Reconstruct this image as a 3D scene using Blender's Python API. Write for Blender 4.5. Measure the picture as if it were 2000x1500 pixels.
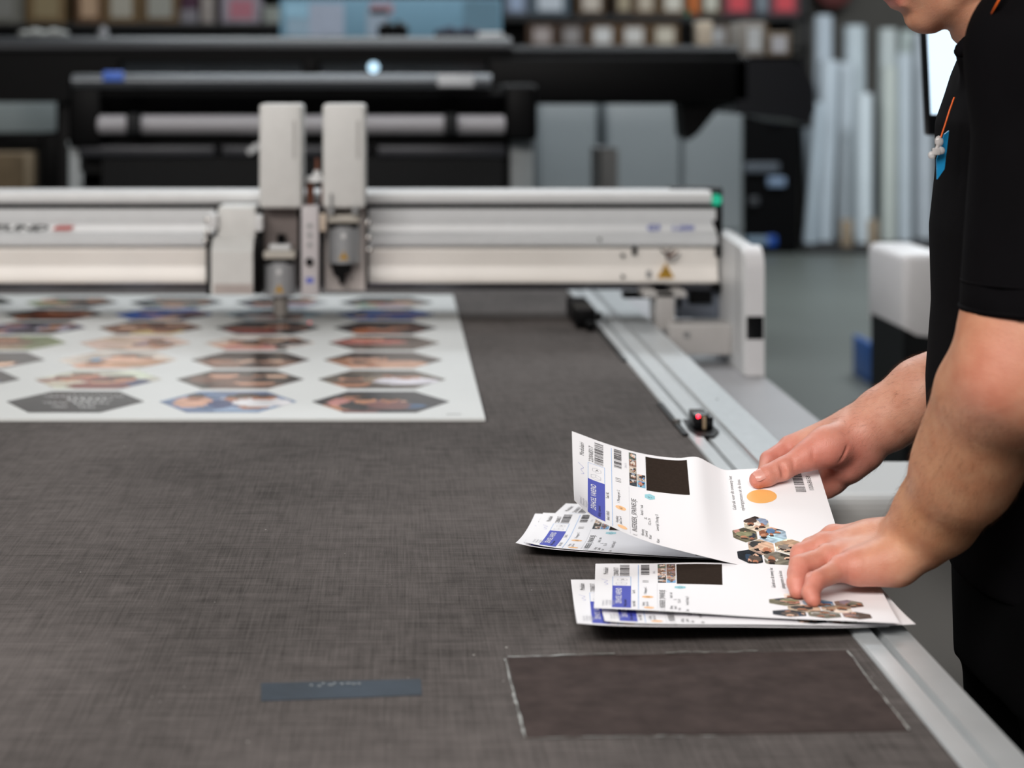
import bpy, bmesh, math, random
import numpy as np
from mathutils import Vector, Matrix
random.seed(7); rng=np.random.RandomState(7)
for o in list(bpy.data.objects): bpy.data.objects.remove(o, do_unlink=True)
S=bpy.context.scene; COL=S.collection
# ------------------------------------------------------------------ camera
FPX=3500.0; VX=778.0; VY=166.0; CZ=1.41; TZ=0.90       # focal length in px, horizon point, camera and table height
cd=bpy.data.cameras.new('camera'); cam=bpy.data.objects.new('camera',cd); COL.objects.link(cam)
cam.location=(0,0,CZ); cam.rotation_euler=(math.pi/2,0,0)
cd.sensor_width=36; cd.sensor_fit='HORIZONTAL'; cd.lens=36*FPX/2000
cd.shift_x=(1000-VX)/2000; cd.shift_y=-(750-VY)/2000
cd.dof.use_dof=True; cd.dof.focus_distance=1.93; cd.dof.aperture_fstop=4.0; cd.clip_start=.05; cd.clip_end=60
S.camera=cam
# ------------------------------------------------------------------ light and exposure
w=bpy.data.worlds.new('world'); S.world=w; w.use_nodes=True
w.node_tree.nodes['Background'].inputs[0].default_value=(.80,.89,1,1); w.node_tree.nodes['Background'].inputs[1].default_value=.22
S.view_settings.view_transform='Standard'; S.view_settings.look='None'; S.view_settings.gamma=1
S.view_settings.use_curve_mapping=False; S.view_settings.exposure=0.0
def area(name,loc,sx,sy,power,col=(1,1,1),rot=(0,0,0)):
    l=bpy.data.lights.new(name,'AREA'); l.shape='RECTANGLE'; l.size=sx; l.size_y=sy; l.energy=power; l.color=col
    o=bpy.data.objects.new(name,l); COL.objects.link(o); o.location=loc; o.rotation_euler=rot; return o
area('ceiling_light_over_table',(0.4,5.0,3.9),2.6,.8,48,(.97,.98,1))
area('fill_light_behind_camera',(-1.2,-1.0,3.4),4.2,1.2,228,(1,.955,.915),(math.radians(50),0,math.radians(-12)))  # added frontal fill, tilted forward to brighten faces turned to the camera
area('ceiling_light_middle_hall',(1.2,7.5,4.8),5,1.0,120,(.92,.97,1))
area('ceiling_light_far_hall',(1.5,11.2,4.7),7,1.2,270,(.9,.96,1))
area('fill_light_over_rolls',(4.6,12.2,4.6),2.0,1.0,190,(.9,.96,1))  # extra fill lamp added to lift the dim upright rolls
area('ceiling_light_left_hall',(-3.2,3.6,4.4),1.0,4,75,(1,.98,.95))
# ------------------------------------------------------------------ helpers
def at(x,y,Y): return Vector(((x-VX)*Y/FPX, Y, CZ-(y-VY)*Y/FPX))
def zx(y,Y): return CZ-(y-VY)*Y/FPX
def xx(x,Y): return (x-VX)*Y/FPX
def lin(c):
    if isinstance(c,str): c=tuple(int(c[i:i+2],16)/255 for i in (0,2,4))
    return tuple(v/12.92 if v<=.04045 else ((v+.055)/1.055)**2.4 for v in c)
MATS={}
def mat(name,c,rough=.5,metal=0,noise=.06,scale=30,bump=0,bscale=200,emit=0,alpha=1,sss=0,spec=.5,trans=0,coat=0):
    if name in MATS: return MATS[name]
    m=bpy.data.materials.new(name); m.use_nodes=True; nt=m.node_tree; p=nt.nodes['Principled BSDF']; c=lin(c)
    p.inputs['Roughness'].default_value=rough; p.inputs['Metallic'].default_value=metal
    p.inputs['Specular IOR Level'].default_value=spec
    tc=nt.nodes.new('ShaderNodeTexCoord'); n=nt.nodes.new('ShaderNodeTexNoise'); n.inputs['Scale'].default_value=scale; n.inputs['Detail'].default_value=4
    nt.links.new(tc.outputs['Object'],n.inputs['Vector'])
    r=nt.nodes.new('ShaderNodeValToRGB'); r.color_ramp.elements[0].position=.3; r.color_ramp.elements[1].position=.7
    r.color_ramp.elements[0].color=tuple(v*(1-noise) for v in c)+(1,); r.color_ramp.elements[1].color=tuple(min(1,v*(1+noise)) for v in c)+(1,)
    nt.links.new(n.outputs['Fac'],r.inputs[0]); nt.links.new(r.outputs[0],p.inputs['Base Color'])
    if bump:
        n2=nt.nodes.new('ShaderNodeTexNoise'); n2.inputs['Scale'].default_value=bscale; n2.inputs['Detail'].default_value=3
        nt.links.new(tc.outputs['Object'],n2.inputs['Vector'])
        b=nt.nodes.new('ShaderNodeBump'); b.inputs['Strength'].default_value=bump; b.inputs['Distance'].default_value=.001
        nt.links.new(n2.outputs['Fac'],b.inputs['Height']); nt.links.new(b.outputs[0],p.inputs['Normal'])
    if emit: p.inputs['Emission Color'].default_value=c+(1,); p.inputs['Emission Strength'].default_value=emit
    if alpha<1: p.inputs['Alpha'].default_value=alpha
    if trans: p.inputs['Transmission Weight'].default_value=trans
    if coat: p.inputs['Coat Weight'].default_value=coat
    MATS[name]=m; return m
def attr_mat(name,rough=.4,spec=.5,coat=0):
    if name in MATS: return MATS[name]
    m=bpy.data.materials.new(name); m.use_nodes=True; nt=m.node_tree; p=nt.nodes['Principled BSDF']
    a=nt.nodes.new('ShaderNodeAttribute'); a.attribute_name='pigment'
    nt.links.new(a.outputs['Color'],p.inputs['Base Color']); p.inputs['Roughness'].default_value=rough; p.inputs['Specular IOR Level'].default_value=spec
    p.inputs['Coat Weight'].default_value=coat
    MATS[name]=m; return m
def tag(o,label=None,cat=None,group=None,kind=None):
    if label: o['label']=label
    if cat: o['category']=cat
    if group: o['group']=group
    if kind: o['kind']=kind
    return o
def empty(name,loc,label,cat,group=None):
    o=bpy.data.objects.new(name,None); COL.objects.link(o); o.location=loc; o.empty_display_size=.05
    return tag(o,label,cat,group)
class MB:
    """collects shapes (world coordinates) and links them as ONE mesh object"""
    def __init__(s): s.v=[]; s.f=[]; s.m=[]; s.sm=[]; s.c=[]
    def add(s,v,f,mi=0,smooth=False,cols=None):
        n=len(s.v); s.v+= [tuple(q) for q in v]
        for i,q in enumerate(f): s.f.append(tuple(n+k for k in q)); s.m.append(mi); s.sm.append(smooth); s.c.append(None if cols is None else cols[i])
        return s
    def box(s,x0,x1,y0,y1,z0,z1,mi=0,bev=0,rot=None,piv=None):
        if x0>x1:x0,x1=x1,x0
        if y0>y1:y0,y1=y1,y0
        if z0>z1:z0,z1=z1,z0
        b=bmesh.new(); bmesh.ops.create_cube(b,size=1)
        for q in b.verts: q.co=Vector(((x0+x1)/2+q.co.x*(x1-x0),(y0+y1)/2+q.co.y*(y1-y0),(z0+z1)/2+q.co.z*(z1-z0)))
        if bev:
            bev=min(bev,.49*min(x1-x0,y1-y0,z1-z0)); bmesh.ops.bevel(b,geom=list(b.edges),offset=bev,segments=3,profile=.5,affect='EDGES')
        return s._bm(b,mi,bool(bev),rot,piv)
    def _bm(s,b,mi,smooth,rot=None,piv=None):
        b.verts.index_update(); vs=[q.co.copy() for q in b.verts]
        if rot is not None: pv=Vector(piv); vs=[pv+rot@(q-pv) for q in vs]
        s.add(vs,[[q.index for q in f.verts] for f in b.faces],mi,smooth); b.free(); return s
    def prof(s,pts,x0,x1,axis='X',mi=0,smooth=False):
        """extrude a closed outline; axis X: pts are (y,z); axis Y: pts (x,z); axis Z: pts (x,y)"""
        n=len(pts)
        def q(p,t): return {'X':(t,p[0],p[1]),'Y':(p[0],t,p[1]),'Z':(p[0],p[1],t)}[axis]
        v=[q(p,x0) for p in pts]+[q(p,x1) for p in pts]
        f=[(i,(i+1)%n,n+(i+1)%n,n+i) for i in range(n)]
        s.add(v,f,mi,smooth); s.add(v[:n],[tuple(range(n))[::-1]],mi); s.add(v[n:],[tuple(range(n))],mi); return s
    def tube(s,a,b,r0,r1=None,n=20,mi=0,caps=True,smooth=True):
        a=Vector(a); b=Vector(b); r1=r0 if r1 is None else r1; d=(b-a).normalized(); u=d.orthogonal().normalized(); w_=d.cross(u)
        v=[a+(u*math.cos(t)+w_*math.sin(t))*r0 for t in [2*math.pi*i/n for i in range(n)]]+[b+(u*math.cos(t)+w_*math.sin(t))*r1 for t in [2*math.pi*i/n for i in range(n)]]
        s.add(v,[(i,(i+1)%n,n+(i+1)%n,n+i) for i in range(n)],mi,smooth)
        if caps: s.add(v[:n],[tuple(range(n))[::-1]],mi); s.add(v[n:],[tuple(range(n))],mi)
        return s
    def pipe(s,pts,r,n=10,mi=0):
        for a,b in zip(pts[:-1],pts[1:]): s.tube(a,b,r,n=n,mi=mi)
        for p in pts[1:-1]: s.ball(p,(r,r,r),mi,8)
        return s
    def ball(s,c,r,mi=0,n=16,rot=None):
        b=bmesh.new(); bmesh.ops.create_uvsphere(b,u_segments=n,v_segments=max(6,n//2),radius=1)
        for q in b.verts:
            p=Vector((q.co.x*r[0],q.co.y*r[1],q.co.z*r[2])); q.co=Vector(c)+(rot@p if rot is not None else p)
        return s._bm(b,mi,True)
    def build(s,name,mats,parent=None,label=None,cat=None,group=None,kind=None,origin=None):
        if not isinstance(mats,(list,tuple)): mats=[mats]
        v=np.array(s.v,dtype=float)
        if origin is None:
            origin=tuple(parent.location) if parent is not None and parent.type=='EMPTY' else ((v[:,0].min()+v[:,0].max())/2,(v[:,1].min()+v[:,1].max())/2,v[:,2].min())
        v=v-np.array(origin)
        me=bpy.data.meshes.new(name); me.from_pydata([tuple(q) for q in v],[],s.f); 
        for m in mats: me.materials.append(m)
        me.polygons.foreach_set('material_index',s.m); me.polygons.foreach_set('use_smooth',s.sm)
        if any(c is not None for c in s.c):
            ca=me.color_attributes.new('pigment','FLOAT_COLOR','CORNER'); arr=[]
            for p,c in zip(me.polygons,s.c): arr+= list((c if c is not None else (1,1,1))[:3]+(1,))*p.loop_total
            ca.data.foreach_set('color',arr)
        me.validate(); me.update()
        o=bpy.data.objects.new(name,me); COL.objects.link(o)
        if parent is not None:
            o.parent=parent; 
            g=parent; off=Vector(origin)
            while g is not None: off-=g.location; g=g.parent
            o.location=off
        else: o.location=origin
        return tag(o,label,cat,group,kind)
# ---- text as flat outline data
TXT={}
def text2d(s,shear=0,off=0):
    k=(s,shear,off)
    if k in TXT: return TXT[k]
    cu=bpy.data.curves.new('t','FONT'); cu.body=s; cu.size=1; cu.shear=shear; cu.offset=off; cu.resolution_u=2
    o=bpy.data.objects.new('t',cu); COL.objects.link(o); bpy.context.view_layer.update()
    me=bpy.data.meshes.new_from_object(o.evaluated_get(bpy.context.evaluated_depsgraph_get()))
    v=np.array([q.co[:2] for q in me.vertices]); f=[tuple(p.vertices) for p in me.polygons]
    bpy.data.objects.remove(o); bpy.data.curves.remove(cu); bpy.data.meshes.remove(me)
    TXT[k]=(v,f); return v,f
# ---- little painted pictures: colour at (u,v) in 0..1
SK=[lin('D9A58A'),lin('C48B6C'),lin('E6BEA4'),lin('B57A5E')]
def picture(seed,bg='6B5A50',acc=None,n=5,dark=.35):
    r=np.random.RandomState(seed); els=[]
    bg=np.array(lin(bg)); b2=bg*r.uniform(.45,1.5)*r.uniform(.9,1.1,3)
    for i in range(n):
        cx,cy=r.uniform(.2,.8,2); rx,ry=r.uniform(.08,.2,2)
        els.append((cx,cy-.22,rx*1.7,ry*1.6,np.array(lin(acc[i%len(acc)])) if acc else r.uniform(.03,.4)*r.uniform(.7,1.2,3)))
        els.append((cx,cy,rx*.75,ry,np.array(SK[r.randint(4)])*r.uniform(.7,1.05)))
        els.append((cx,cy+ry*.7,rx*.8,ry*.5,np.array(lin('2A1F1A'))*r.uniform(.3,2.5)))
    ph=r.uniform(0,6,6)
    def f(u,v):
        t=.5+.5*math.sin(u*7+ph[0]+2*math.sin(v*5+ph[1])); c=bg*(1-t)+b2*t
        t2=.5+.5*math.sin(u*19+ph[2]+3*math.sin(v*13+ph[3])); c=c*(.75+.5*t2)
        for cx,cy,rx,ry,col in els:
            if ((u-cx)/rx)**2+((v-cy)/ry)**2<1: c=col*(.85+.3*t2)
        return tuple(float(x) for x in np.clip(c,0,1))
    return f
def hexpts(cx,cy,r,flat=True):
    o=0 if flat else math.pi/6
    return [(cx+r*math.cos(o+k*math.pi/3),cy+r*math.sin(o+k*math.pi/3)) for k in range(6)]
def hex_cells(cx,cy,r,flat,n):
    """quads of a hexagon, row strips; returns quads [(4 pts)] with centre uv"""
    out=[]
    for j in range(n):
        t0=-1+2*j/n; t1=-1+2*(j+1)/n
        h=r*math.sqrt(3)/2
        if flat: wd=lambda t:(r*(1-abs(t)/2))
        else:
            h=r; wd=lambda t: r*math.sqrt(3)/2*(1 if abs(t)<=.5 else max(0,2*(1-abs(t))))
        a0,a1=wd(t0),wd(t1)
        for i in range(n):
            s0=-1+2*i/n; s1=-1+2*(i+1)/n
            q=[(cx+s0*a0,cy+t0*h),(cx+s1*a0,cy+t0*h),(cx+s1*a1,cy+t1*h),(cx+s0*a1,cy+t1*h)]
            out.append((q,.5+.25*(s0+s1)*(a0+a1)/2/r,.5+.25*(t0+t1)))
    return out
# ------------------------------------------------------------------ materials
def felt_mat():
    m=bpy.data.materials.new('woven_felt'); m.use_nodes=True; nt=m.node_tree; p=nt.nodes['Principled BSDF']; L=nt.links
    p.inputs['Roughness'].default_value=.9; p.inputs['Specular IOR Level'].default_value=.1
    tc=nt.nodes.new('ShaderNodeTexCoord')
    def noise(sc,det=3,vec=None,rough=.5):
        n=nt.nodes.new('ShaderNodeTexNoise'); n.inputs['Scale'].default_value=sc; n.inputs['Detail'].default_value=det; n.inputs['Roughness'].default_value=rough
        L.new(vec if vec else tc.outputs['Object'],n.inputs['Vector']); return n.outputs['Fac']
    def mp(s):
        k=nt.nodes.new('ShaderNodeMapping'); k.inputs['Scale'].default_value=s; L.new(tc.outputs['Object'],k.inputs['Vector']); return k.outputs[0]
    def math_(op,a,b):
        k=nt.nodes.new('ShaderNodeMath'); k.operation=op
        for i,q in enumerate((a,b)):
            if isinstance(q,(int,float)): k.inputs[i].default_value=q
            else: L.new(q,k.inputs[i])
        return k.outputs[0]
    wx=noise(1,3,mp((420,9,1)),.7); wy=noise(1,3,mp((9,300,1)),.7); big=noise(3,4); mid=noise(40,3); fine=noise(900,2)
    s=math_('ADD',math_('ADD',math_('MULTIPLY',wx,.7),.1),math_('ADD',math_('MULTIPLY',wy,.7),.1)); s=math_('ADD',s,math_('ADD',math_('MULTIPLY',big,.8),-.15)); s=math_('ADD',s,math_('ADD',math_('MULTIPLY',mid,.45),-.05)); s=math_('ADD',s,math_('MULTIPLY',fine,.5))
    r=nt.nodes.new('ShaderNodeValToRGB'); e=r.color_ramp.elements
    e[0].position=1.15/3.2*1; e[1].position=.62
    e[0].color=lin('2E2B29')+(1,); e[1].color=lin('686260')+(1,)
    L.new(math_('DIVIDE',s,3.15),r.inputs[0])
    # pale dust specks
    vo=nt.nodes.new('ShaderNodeTexVoronoi'); vo.inputs['Scale'].default_value=26; L.new(tc.outputs['Object'],vo.inputs['Vector'])
    sp=math_('LESS_THAN',vo.outputs['Distance'],math_('MULTIPLY',math_('MAXIMUM',math_('SUBTRACT',noise(11,2),.5),0),.30))
    vo2=nt.nodes.new('ShaderNodeTexVoronoi'); vo2.inputs['Scale'].default_value=90; L.new(tc.outputs['Object'],vo2.inputs['Vector'])
    sp2=math_('LESS_THAN',vo2.outputs['Distance'],math_('MULTIPLY',math_('MAXIMUM',math_('SUBTRACT',noise(17,2),.55),0),.45))
    spk=math_('MULTIPLY',math_('MAXIMUM',sp,sp2),.7)
    mx=nt.nodes.new('ShaderNodeMix'); mx.data_type='RGBA'; L.new(spk,mx.inputs[0]); L.new(r.outputs[0],mx.inputs[6]); mx.inputs[7].default_value=lin('B9B7B2')+(1,)
    L.new(mx.outputs[2],p.inputs['Base Color'])
    b=nt.nodes.new('ShaderNodeBump'); b.inputs['Strength'].default_value=.5; b.inputs['Distance'].default_value=.0006; L.new(s,b.inputs['Height']); L.new(b.outputs[0],p.inputs['Normal'])
    return m
FELT=felt_mat()
PATCH=mat('patch_felt','413836',.9,noise=.22,scale=45,bump=.6,bscale=900,spec=.08)
TAPE=mat('grey_blue_tape','27313C',.5,noise=.45,scale=9,bump=.3,bscale=60,spec=.08)
GLUE=mat('dried_glue','8E908C',.5,noise=.3,scale=90)
WHITEP=mat('powder_white','C9CACB',.38,noise=.03,bump=.15,bscale=900)
WARMW=mat('beam_white','E8E3DD',.3,noise=.03,scale=8)
GREYW=mat('cover_grey_white','C9C9C7',.42,noise=.03,bump=.1,bscale=700)
ALU=mat('brushed_aluminium','B2B6B8',.33,metal=.55,noise=.06,scale=60)
ALUW=mat('anodised_rail','AEB2B4',.36,metal=.25,noise=.05,scale=20)
STEEL=mat('shiny_steel','C9C6C2',.16,metal=1,noise=.05)
DARKM=mat('dark_metal','151719',.5,metal=.1,noise=.15,spec=.2)
BLACKP=mat('black_plastic','050506',.45,noise=.15,bump=.1,bscale=500,spec=.1)
BLACKG=mat('black_gloss','050608',.25,noise=.1,spec=.3)
GREYP=mat('grey_plastic','8B8C8D',.45,noise=.05)
YEL=mat('warning_yellow','D8A41C',.45,noise=.06)
BLUE=mat('label_blue','5560B4',.5,noise=.03)
BROWN=mat('grey_brown_panel','6F6663',.3,noise=.06,spec=.6)
COPPER=mat('copper','8A5A48',.35,metal=.7,noise=.2,scale=200)
RED=mat('logo_red','B23A34',.5)
# ------------------------------------------------------------------ hall
FL=mat('hall_floor_paint','545854',.42,noise=.09,scale=.9,bump=.15,bscale=90)
tag(MB().box(-12,12,-6,19,-.1,0).build('floor',FL),'grey painted concrete floor of the hall',None,None,'structure')
tag(MB().box(-12,12,17.5,17.7,0,5.2).build('wall_back',mat('hall_wall','55524D',.7,noise=.12,scale=2,bump=.2)),'dull grey-brown back wall of the hall',None,None,'structure')
tag(MB().box(-12.2,-12,-6,17.7,0,5.2).build('wall_left',mat('hall_wall_side','8A8A86',.7,noise=.08,scale=2)),'plain side wall',None,None,'structure')
tag(MB().box(12,12.2,-6,17.7,0,5.2).build('wall_right',MATS['hall_wall_side']),'plain side wall',None,None,'structure')
tag(MB().box(-12,12,-6.2,-6,0,5.2).build('wall_front',MATS['hall_wall_side']),'plain wall behind the camera',None,None,'structure')
tag(MB().box(-12,12,-6,17.7,5.2,5.3).build('ceiling',mat('hall_ceiling','A8A8A5',.8,noise=.05)),'plain hall ceiling',None,None,'structure')
# ------------------------------------------------------------------ cutting table
XE=.42                                                            # felt right edge
tb=empty('cutting_table',(0,3.2,0),'large flatbed cutting table with charcoal woven felt bed and pale metal rail','cutting table')
MB().box(-1.55,XE,0.75,5.75,TZ-.03,TZ).build('felt_bed',FELT,tb)
MB().box(-1.6,.44,0.75,5.75,.45,TZ-.03,bev=.004).build('base_frame',WHITEP,tb)
for lx in (-1.4,.30):
    for ly in (1.0,3.4,5.5): MB().box(lx-.05,lx+.05,ly-.05,ly+.05,0,.45,bev=.004).build('leg',GREYP,tb)
# rail cross-section (x,z): pale strip, groove, flat band
z=TZ
rail=[(XE,z-.05),(XE,z+.001),(XE+.002,z+.003),(.439,z+.003),(.4405,z-.001),(.443,z-.006),(.447,z-.006),(.449,z+.001),(.475,z+.001),(.477,z-.001),(.477,z-.05)]
MB().prof([(a,b) for a,b in rail],0.75,5.75,'Y').build('side_rail',ALUW,tb)
rp=[(.477,z-.06),(.477,z-.001),(.480,z+.001),(.484,z-.004),(.488,z+.001),(.543,z+.001),(.546,z-.002),(.546,z-.06)]
MB().prof(rp,2.28,5.75,'Y').build('rail_flange',ALU,tb)
MB().prof([(.477,.795),(.477,.84),(.546,.84),(.546,.81),(.752,.81),(.756,.806),(.756,.795)],2.57,5.75,'Y').build('side_ledge',mat('ledge_grey','A3A4A8',.35,noise=.04,scale=6),tb)
MB().box(.60,.75,2.57,5.75,.42,.795,bev=.003).build('side_panel',GREYW,tb)
# dark slots along the felt edge
for y0,y1 in ((2.60,2.86),(3.30,3.95)): MB().box(XE-.007,XE+.0015,y0,y1,TZ-.004,TZ+.0036).build('edge_slot',BLACKP,tb)
# optical sensor block on the rail
sy=2.66
sn=MB(); sn.prof([(XE+.006,sy-.03),(XE+.012,sy-.075),(XE+.034,sy-.08),(XE+.049,sy-.04),(XE+.047,sy+.02),(XE+.026,sy+.05),(XE+.010,sy+.05)],TZ+.0025,TZ+.0045,'Z')
snb=sn.build('sensor_recess',BLACKP,tb)
s2=MB().box(XE+.014,XE+.036,sy-.03,sy+.02,TZ+.0045,TZ+.026,bev=.002); s2.box(XE+.034,XE+.043,sy-.026,sy+.012,TZ+.0045,TZ+.022,bev=.001); s2b=s2.build('sensor_block',BLACKG,snb)
MB().box(XE+.026,XE+.031,sy-.034,sy-.0305,TZ+.006,TZ+.024).build('sensor_slot',mat('brass','A08D72',.4,metal=.4),snb)
MB().ball((XE+.020,sy-.031,TZ+.0235),(.0022,.002,.0022)).build('sensor_lamp',mat('led_red','FF2030',emit=14),snb)
MB().tube((XE-.002,sy+.03,TZ+.003),(XE-.002,sy+.03,TZ+.008),.006).build('screw',STEEL,tb)
for q in ((.452,2.32),(.50,2.36),(.516,2.9)): MB().tube((q[0],q[1],TZ+.001),(q[0],q[1],TZ+.0018),.0016,n=12).build('screw',DARKM,tb)
# black clamp at the far felt corner, under the beam
cb=MB(); p=at(1135,590,3.85); cb.box(p.x-.022,p.x+.02,3.74,3.96,TZ+.0035,TZ+.042,bev=.004); cb.box(p.x-.004,p.x+.012,3.70,3.74,TZ+.0035,TZ+.02,bev=.002); cb.tube((p.x+.022,3.75,TZ+.026),(p.x+.032,3.75,TZ+.026),.009); cb.build('stop_clamp',BLACKP,tb,label='black stop clamp with a pale knob')
# tape strip and patch stuck to the felt
def flatquad(px,h,n=1):
    v=[at(x,y,FPX*(CZ-(TZ+h))/(y-VY)) for x,y in px]; return v
v=flatquad([(510,1334),(822,1326),(824,1357),(510,1369)],.0005); vb=[q-Vector((0,0,.0004)) for q in v]
MB().add(vb+v,[(4,5,6,7)[::-1],(0,1,5,4),(1,2,6,5),(2,3,7,6),(3,0,4,7)]).build('tape_strip',TAPE,tb,label='short shiny grey-blue tape strip stuck on the felt')
s_=MB()
for k in range(9):
    x=605+k*11+rng.uniform(-3,3); y=1336+rng.uniform(-2,3); w_=rng.uniform(6,16)
    q=flatquad([(x,y),(x+w_*.5,y-2),(x+w_,y),(x+w_*.6,y+3)],.0008); s_.add(q,[(3,2,1,0)])
s_.build('tape_tear',BLACKG,tb)
v=flatquad([(992,1284),(1655,1270),(1778,1425),(1028,1440)],.0012); vb=[q-Vector((0,0,.0011)) for q in v]
MB().add(vb+v,[(4,5,6,7)[::-1],(0,1,5,4),(1,2,6,5),(2,3,7,6),(3,0,4,7)]).build('felt_patch',PATCH,tb,label='dark rectangular felt repair patch with a frayed pale edge')
def gluel(p0,p1,w0,n,seed):
    r=np.random.RandomState(seed); L=[];R=[]
    for k in range(n+1):
        t=k/n; x=p0[0]*(1-t)+p1[0]*t; y=p0[1]*(1-t)+p1[1]*t; ww=w0*r.uniform(.15,1.3)
        dx,dy=p1[0]-p0[0],p1[1]-p0[1]; l=math.hypot(dx,dy); nx,ny=-dy/l,dx/l
        o=r.uniform(-1.2,1.2); L.append((x+nx*(o+ww),y+ny*(o+ww))); R.append((x+nx*(o-ww),y+ny*(o-ww)))
    vs=flatquad(L+R,.0016); g=MB(); g.add(vs,[(k,k+1,n+1+k+1,n+1+k) for k in range(n)]); g.build('patch_edge',GLUE,tb)
gluel((986,1286),(1026,1440),2.4,22,1); gluel((992,1283),(1200,1276),.9,18,2); gluel((1300,1274),(1480,1271),.5,14,4); gluel((1700,1330),(1776,1424),1.4,16,3); gluel((1030,1441),(1400,1436),.5,20,5); gluel((1655,1270),(1700,1330),1.0,8,8)
# ------------------------------------------------------------------ printed board
BY0,BY1,BX0,BX1=2.709,4.31,-1.36,.1316
bd=MB(); zt=TZ+.006
bd.box(BX0,BX1,BY0,BY1,TZ+.0006,zt,bev=.0006)
PH=attr_mat('photo_print',.22,.5)
pal={(0,0):('25242A',['7A4B48','3A5F86','C98B85','2C2A2E']),(0,1):('6F86A8',['E7E6EA','D9A890','3D4C7A','8FA6C4']),
 (1,0):('5C5248',['E3E1EC','7C6A5A','4A3F38','958371']),(1,1):('47413E',['6A4A3C','8A6654','3A3432','7A5848']),(1,2):('C2BFB4',['7C3A34','34406A','8E4640','C8C2B0']),
 (2,0):('3A2A25',['B07A60','D9A88C','A5765C','C99A80']),(2,1):('3B302C',['8A6A5A','6A4C3E','7A6056','4A3A34']),(2,2):('D8CEC4',['D8A58A','7FB4DC','B58A6A','E2B49A']),
 (3,0):('564A44',['B4675E','7A5C50','4C423C','6A5850']),(3,1):('C9BDB4',['2A2226','E0B49C','1E1A1C','C78C84']),(3,2):('BFA894',['D4B6A4','8A6E86','A58A74','C4A08A']),(3,3):('7C8A62',['6A4A3A','A7A08A','5A4A40','8A7A60']),
 (4,0):('28140F',['7A3A22','3A1C14','A05A30','1E120E']),(4,1):('100D10',['7A2A28','16141A','8C3430','221A20']),(4,2):('4A3026',['6A4434','38241C','8A6450','C9B070']),(4,3):('33303C',['5A4A6A','A6A2B4','2A2430','7A6A80']),
 (5,0):('2E4F86',['3C6CC4','18202C','C0A08A','2A4E9A']),(5,1):('B7D4E2',['C7B4AC','7A6A6A','C4929A','E0DDE0']),(5,2):('2F55A8',['3E6AC8','1E2A4A','4A78C8','7A6A70']),(5,3):('30221E',['8A4A30','2A1C18','C8A894','4A2E24'])}
for r_ in range(7):
    for c_ in range(6):
        cx=-.028-.243*c_; cy=2.851+.217*r_
        if cy+.1>BY1 or cx-.11<BX0: continue
        if (r_,c_)==(0,2):
            pf=lambda u,v: lin('323335')
        else:
            bg,acc=pal.get((r_,c_),(random.choice(['20242C','3A3C44','4A4038','25201E']),None)); pf=picture(100+r_*11+c_,bg,acc,5)
        for q,u,v in hex_cells(cx,cy,.110,True,26):
            bd.add([(a,b,zt+.0003) for a,b in q],[(0,1,2,3)],1,cols=[pf(u,v)])
# white handwriting-like curls on the charcoal hexagon
cx,cy=-.028-.486,2.851
for ln,(x0,yb,L_,am,fr) in enumerate(((cx-.060,cy+.050,.125,.008,13),(cx-.018,cy+.022,.070,.015,6),(cx-.050,cy-.008,.035,.009,4),(cx-.002,cy-.012,.055,.013,5),(cx-.028,cy-.045,.020,.008,3),(cx+.012,cy-.045,.024,.008,3))):
    n=fr*12; r2=np.random.RandomState(ln+3); a_=r2.uniform(.45,1.25,fr+1)
    pts=[(x0+L_*k/n+.0035*math.cos(2*math.pi*fr*k/n+1),yb+am*a_[k*fr//n]*math.sin(2*math.pi*fr*k/n)) for k in range(n+1)]
    for a,b in zip(pts[:-1],pts[1:]):
        l=math.hypot(b[0]-a[0],b[1]-a[1])+1e-9; nx,ny=-(b[1]-a[1])/l*.0011,(b[0]-a[0])/l*.0011
        bd.add([(a[0]-nx,a[1]-ny,zt+.0006),(b[0]-nx,b[1]-ny,zt+.0006),(b[0]+nx,b[1]+ny,zt+.0006),(a[0]+nx,a[1]+ny,zt+.0006)],[(0,1,2,3)],2)
for k in range(9): bd.add([(xx(872+k*3.2,2.75),2.738,zt+.0004),(xx(874+k*3.2,2.75),2.738,zt+.0004),(xx(874+k*3.2,2.75),2.744,zt+.0004),(xx(872+k*3.2,2.75),2.744,zt+.0004)],[(0,1,2,3)],3)
bd.build('printed_board',[mat('board_white','C6C8C7',.4,noise=.02,scale=5,spec=.2),PH,mat('print_white','E8E8E8',.4),mat('ink_black','141416',.5)],None,'large white board printed with rows of hexagonal photos, under the gantry','printed board')
# ------------------------------------------------------------------ gantry
GY=3.95; xl=-1.75; xr=xx(1388,GY)
gt=empty('gantry_beam',(0,GY,TZ),'long off-white gantry beam spanning the cutting table','gantry beam')
Z=lambda y: zx(y,GY)
b=MB(); pts=[]
for k in range(9):
    t=math.pi/2*k/8; pts.append((GY-.012+.012*(1-math.sin(t))-.0,Z(385)+ (Z(373)-Z(385))*math.sin(t) ) if False else (GY-.010+.012*(1-math.cos(math.pi/2-t)),Z(386)+(Z(373)-Z(386))*math.sin(t)))
top=[(GY-.006,Z(398)),(GY-.012,Z(394)),(GY-.014,Z(386)),(GY-.011,Z(378)),(GY-.002,Z(373)),(GY+.08,Z(372)),(GY+.08,Z(398))]
MB().prof(top,xl,xr,'X').build('top_rail',WHITEP,gt)
MB().box(xl,xr,GY+.004,GY+.08,Z(409),Z(397)).build('shadow_gap',BLACKP,gt)
up=[(GY+.09,Z(408)),(GY+.0,Z(408)),(GY-.001,Z(425)),(GY+.002,Z(440)),(GY-.001,Z(452)),(GY-.014,Z(456)),(GY-.02,Z(460)),(GY-.02,Z(476)),(GY-.016,Z(479)),(GY+.09,Z(479))]
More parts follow.
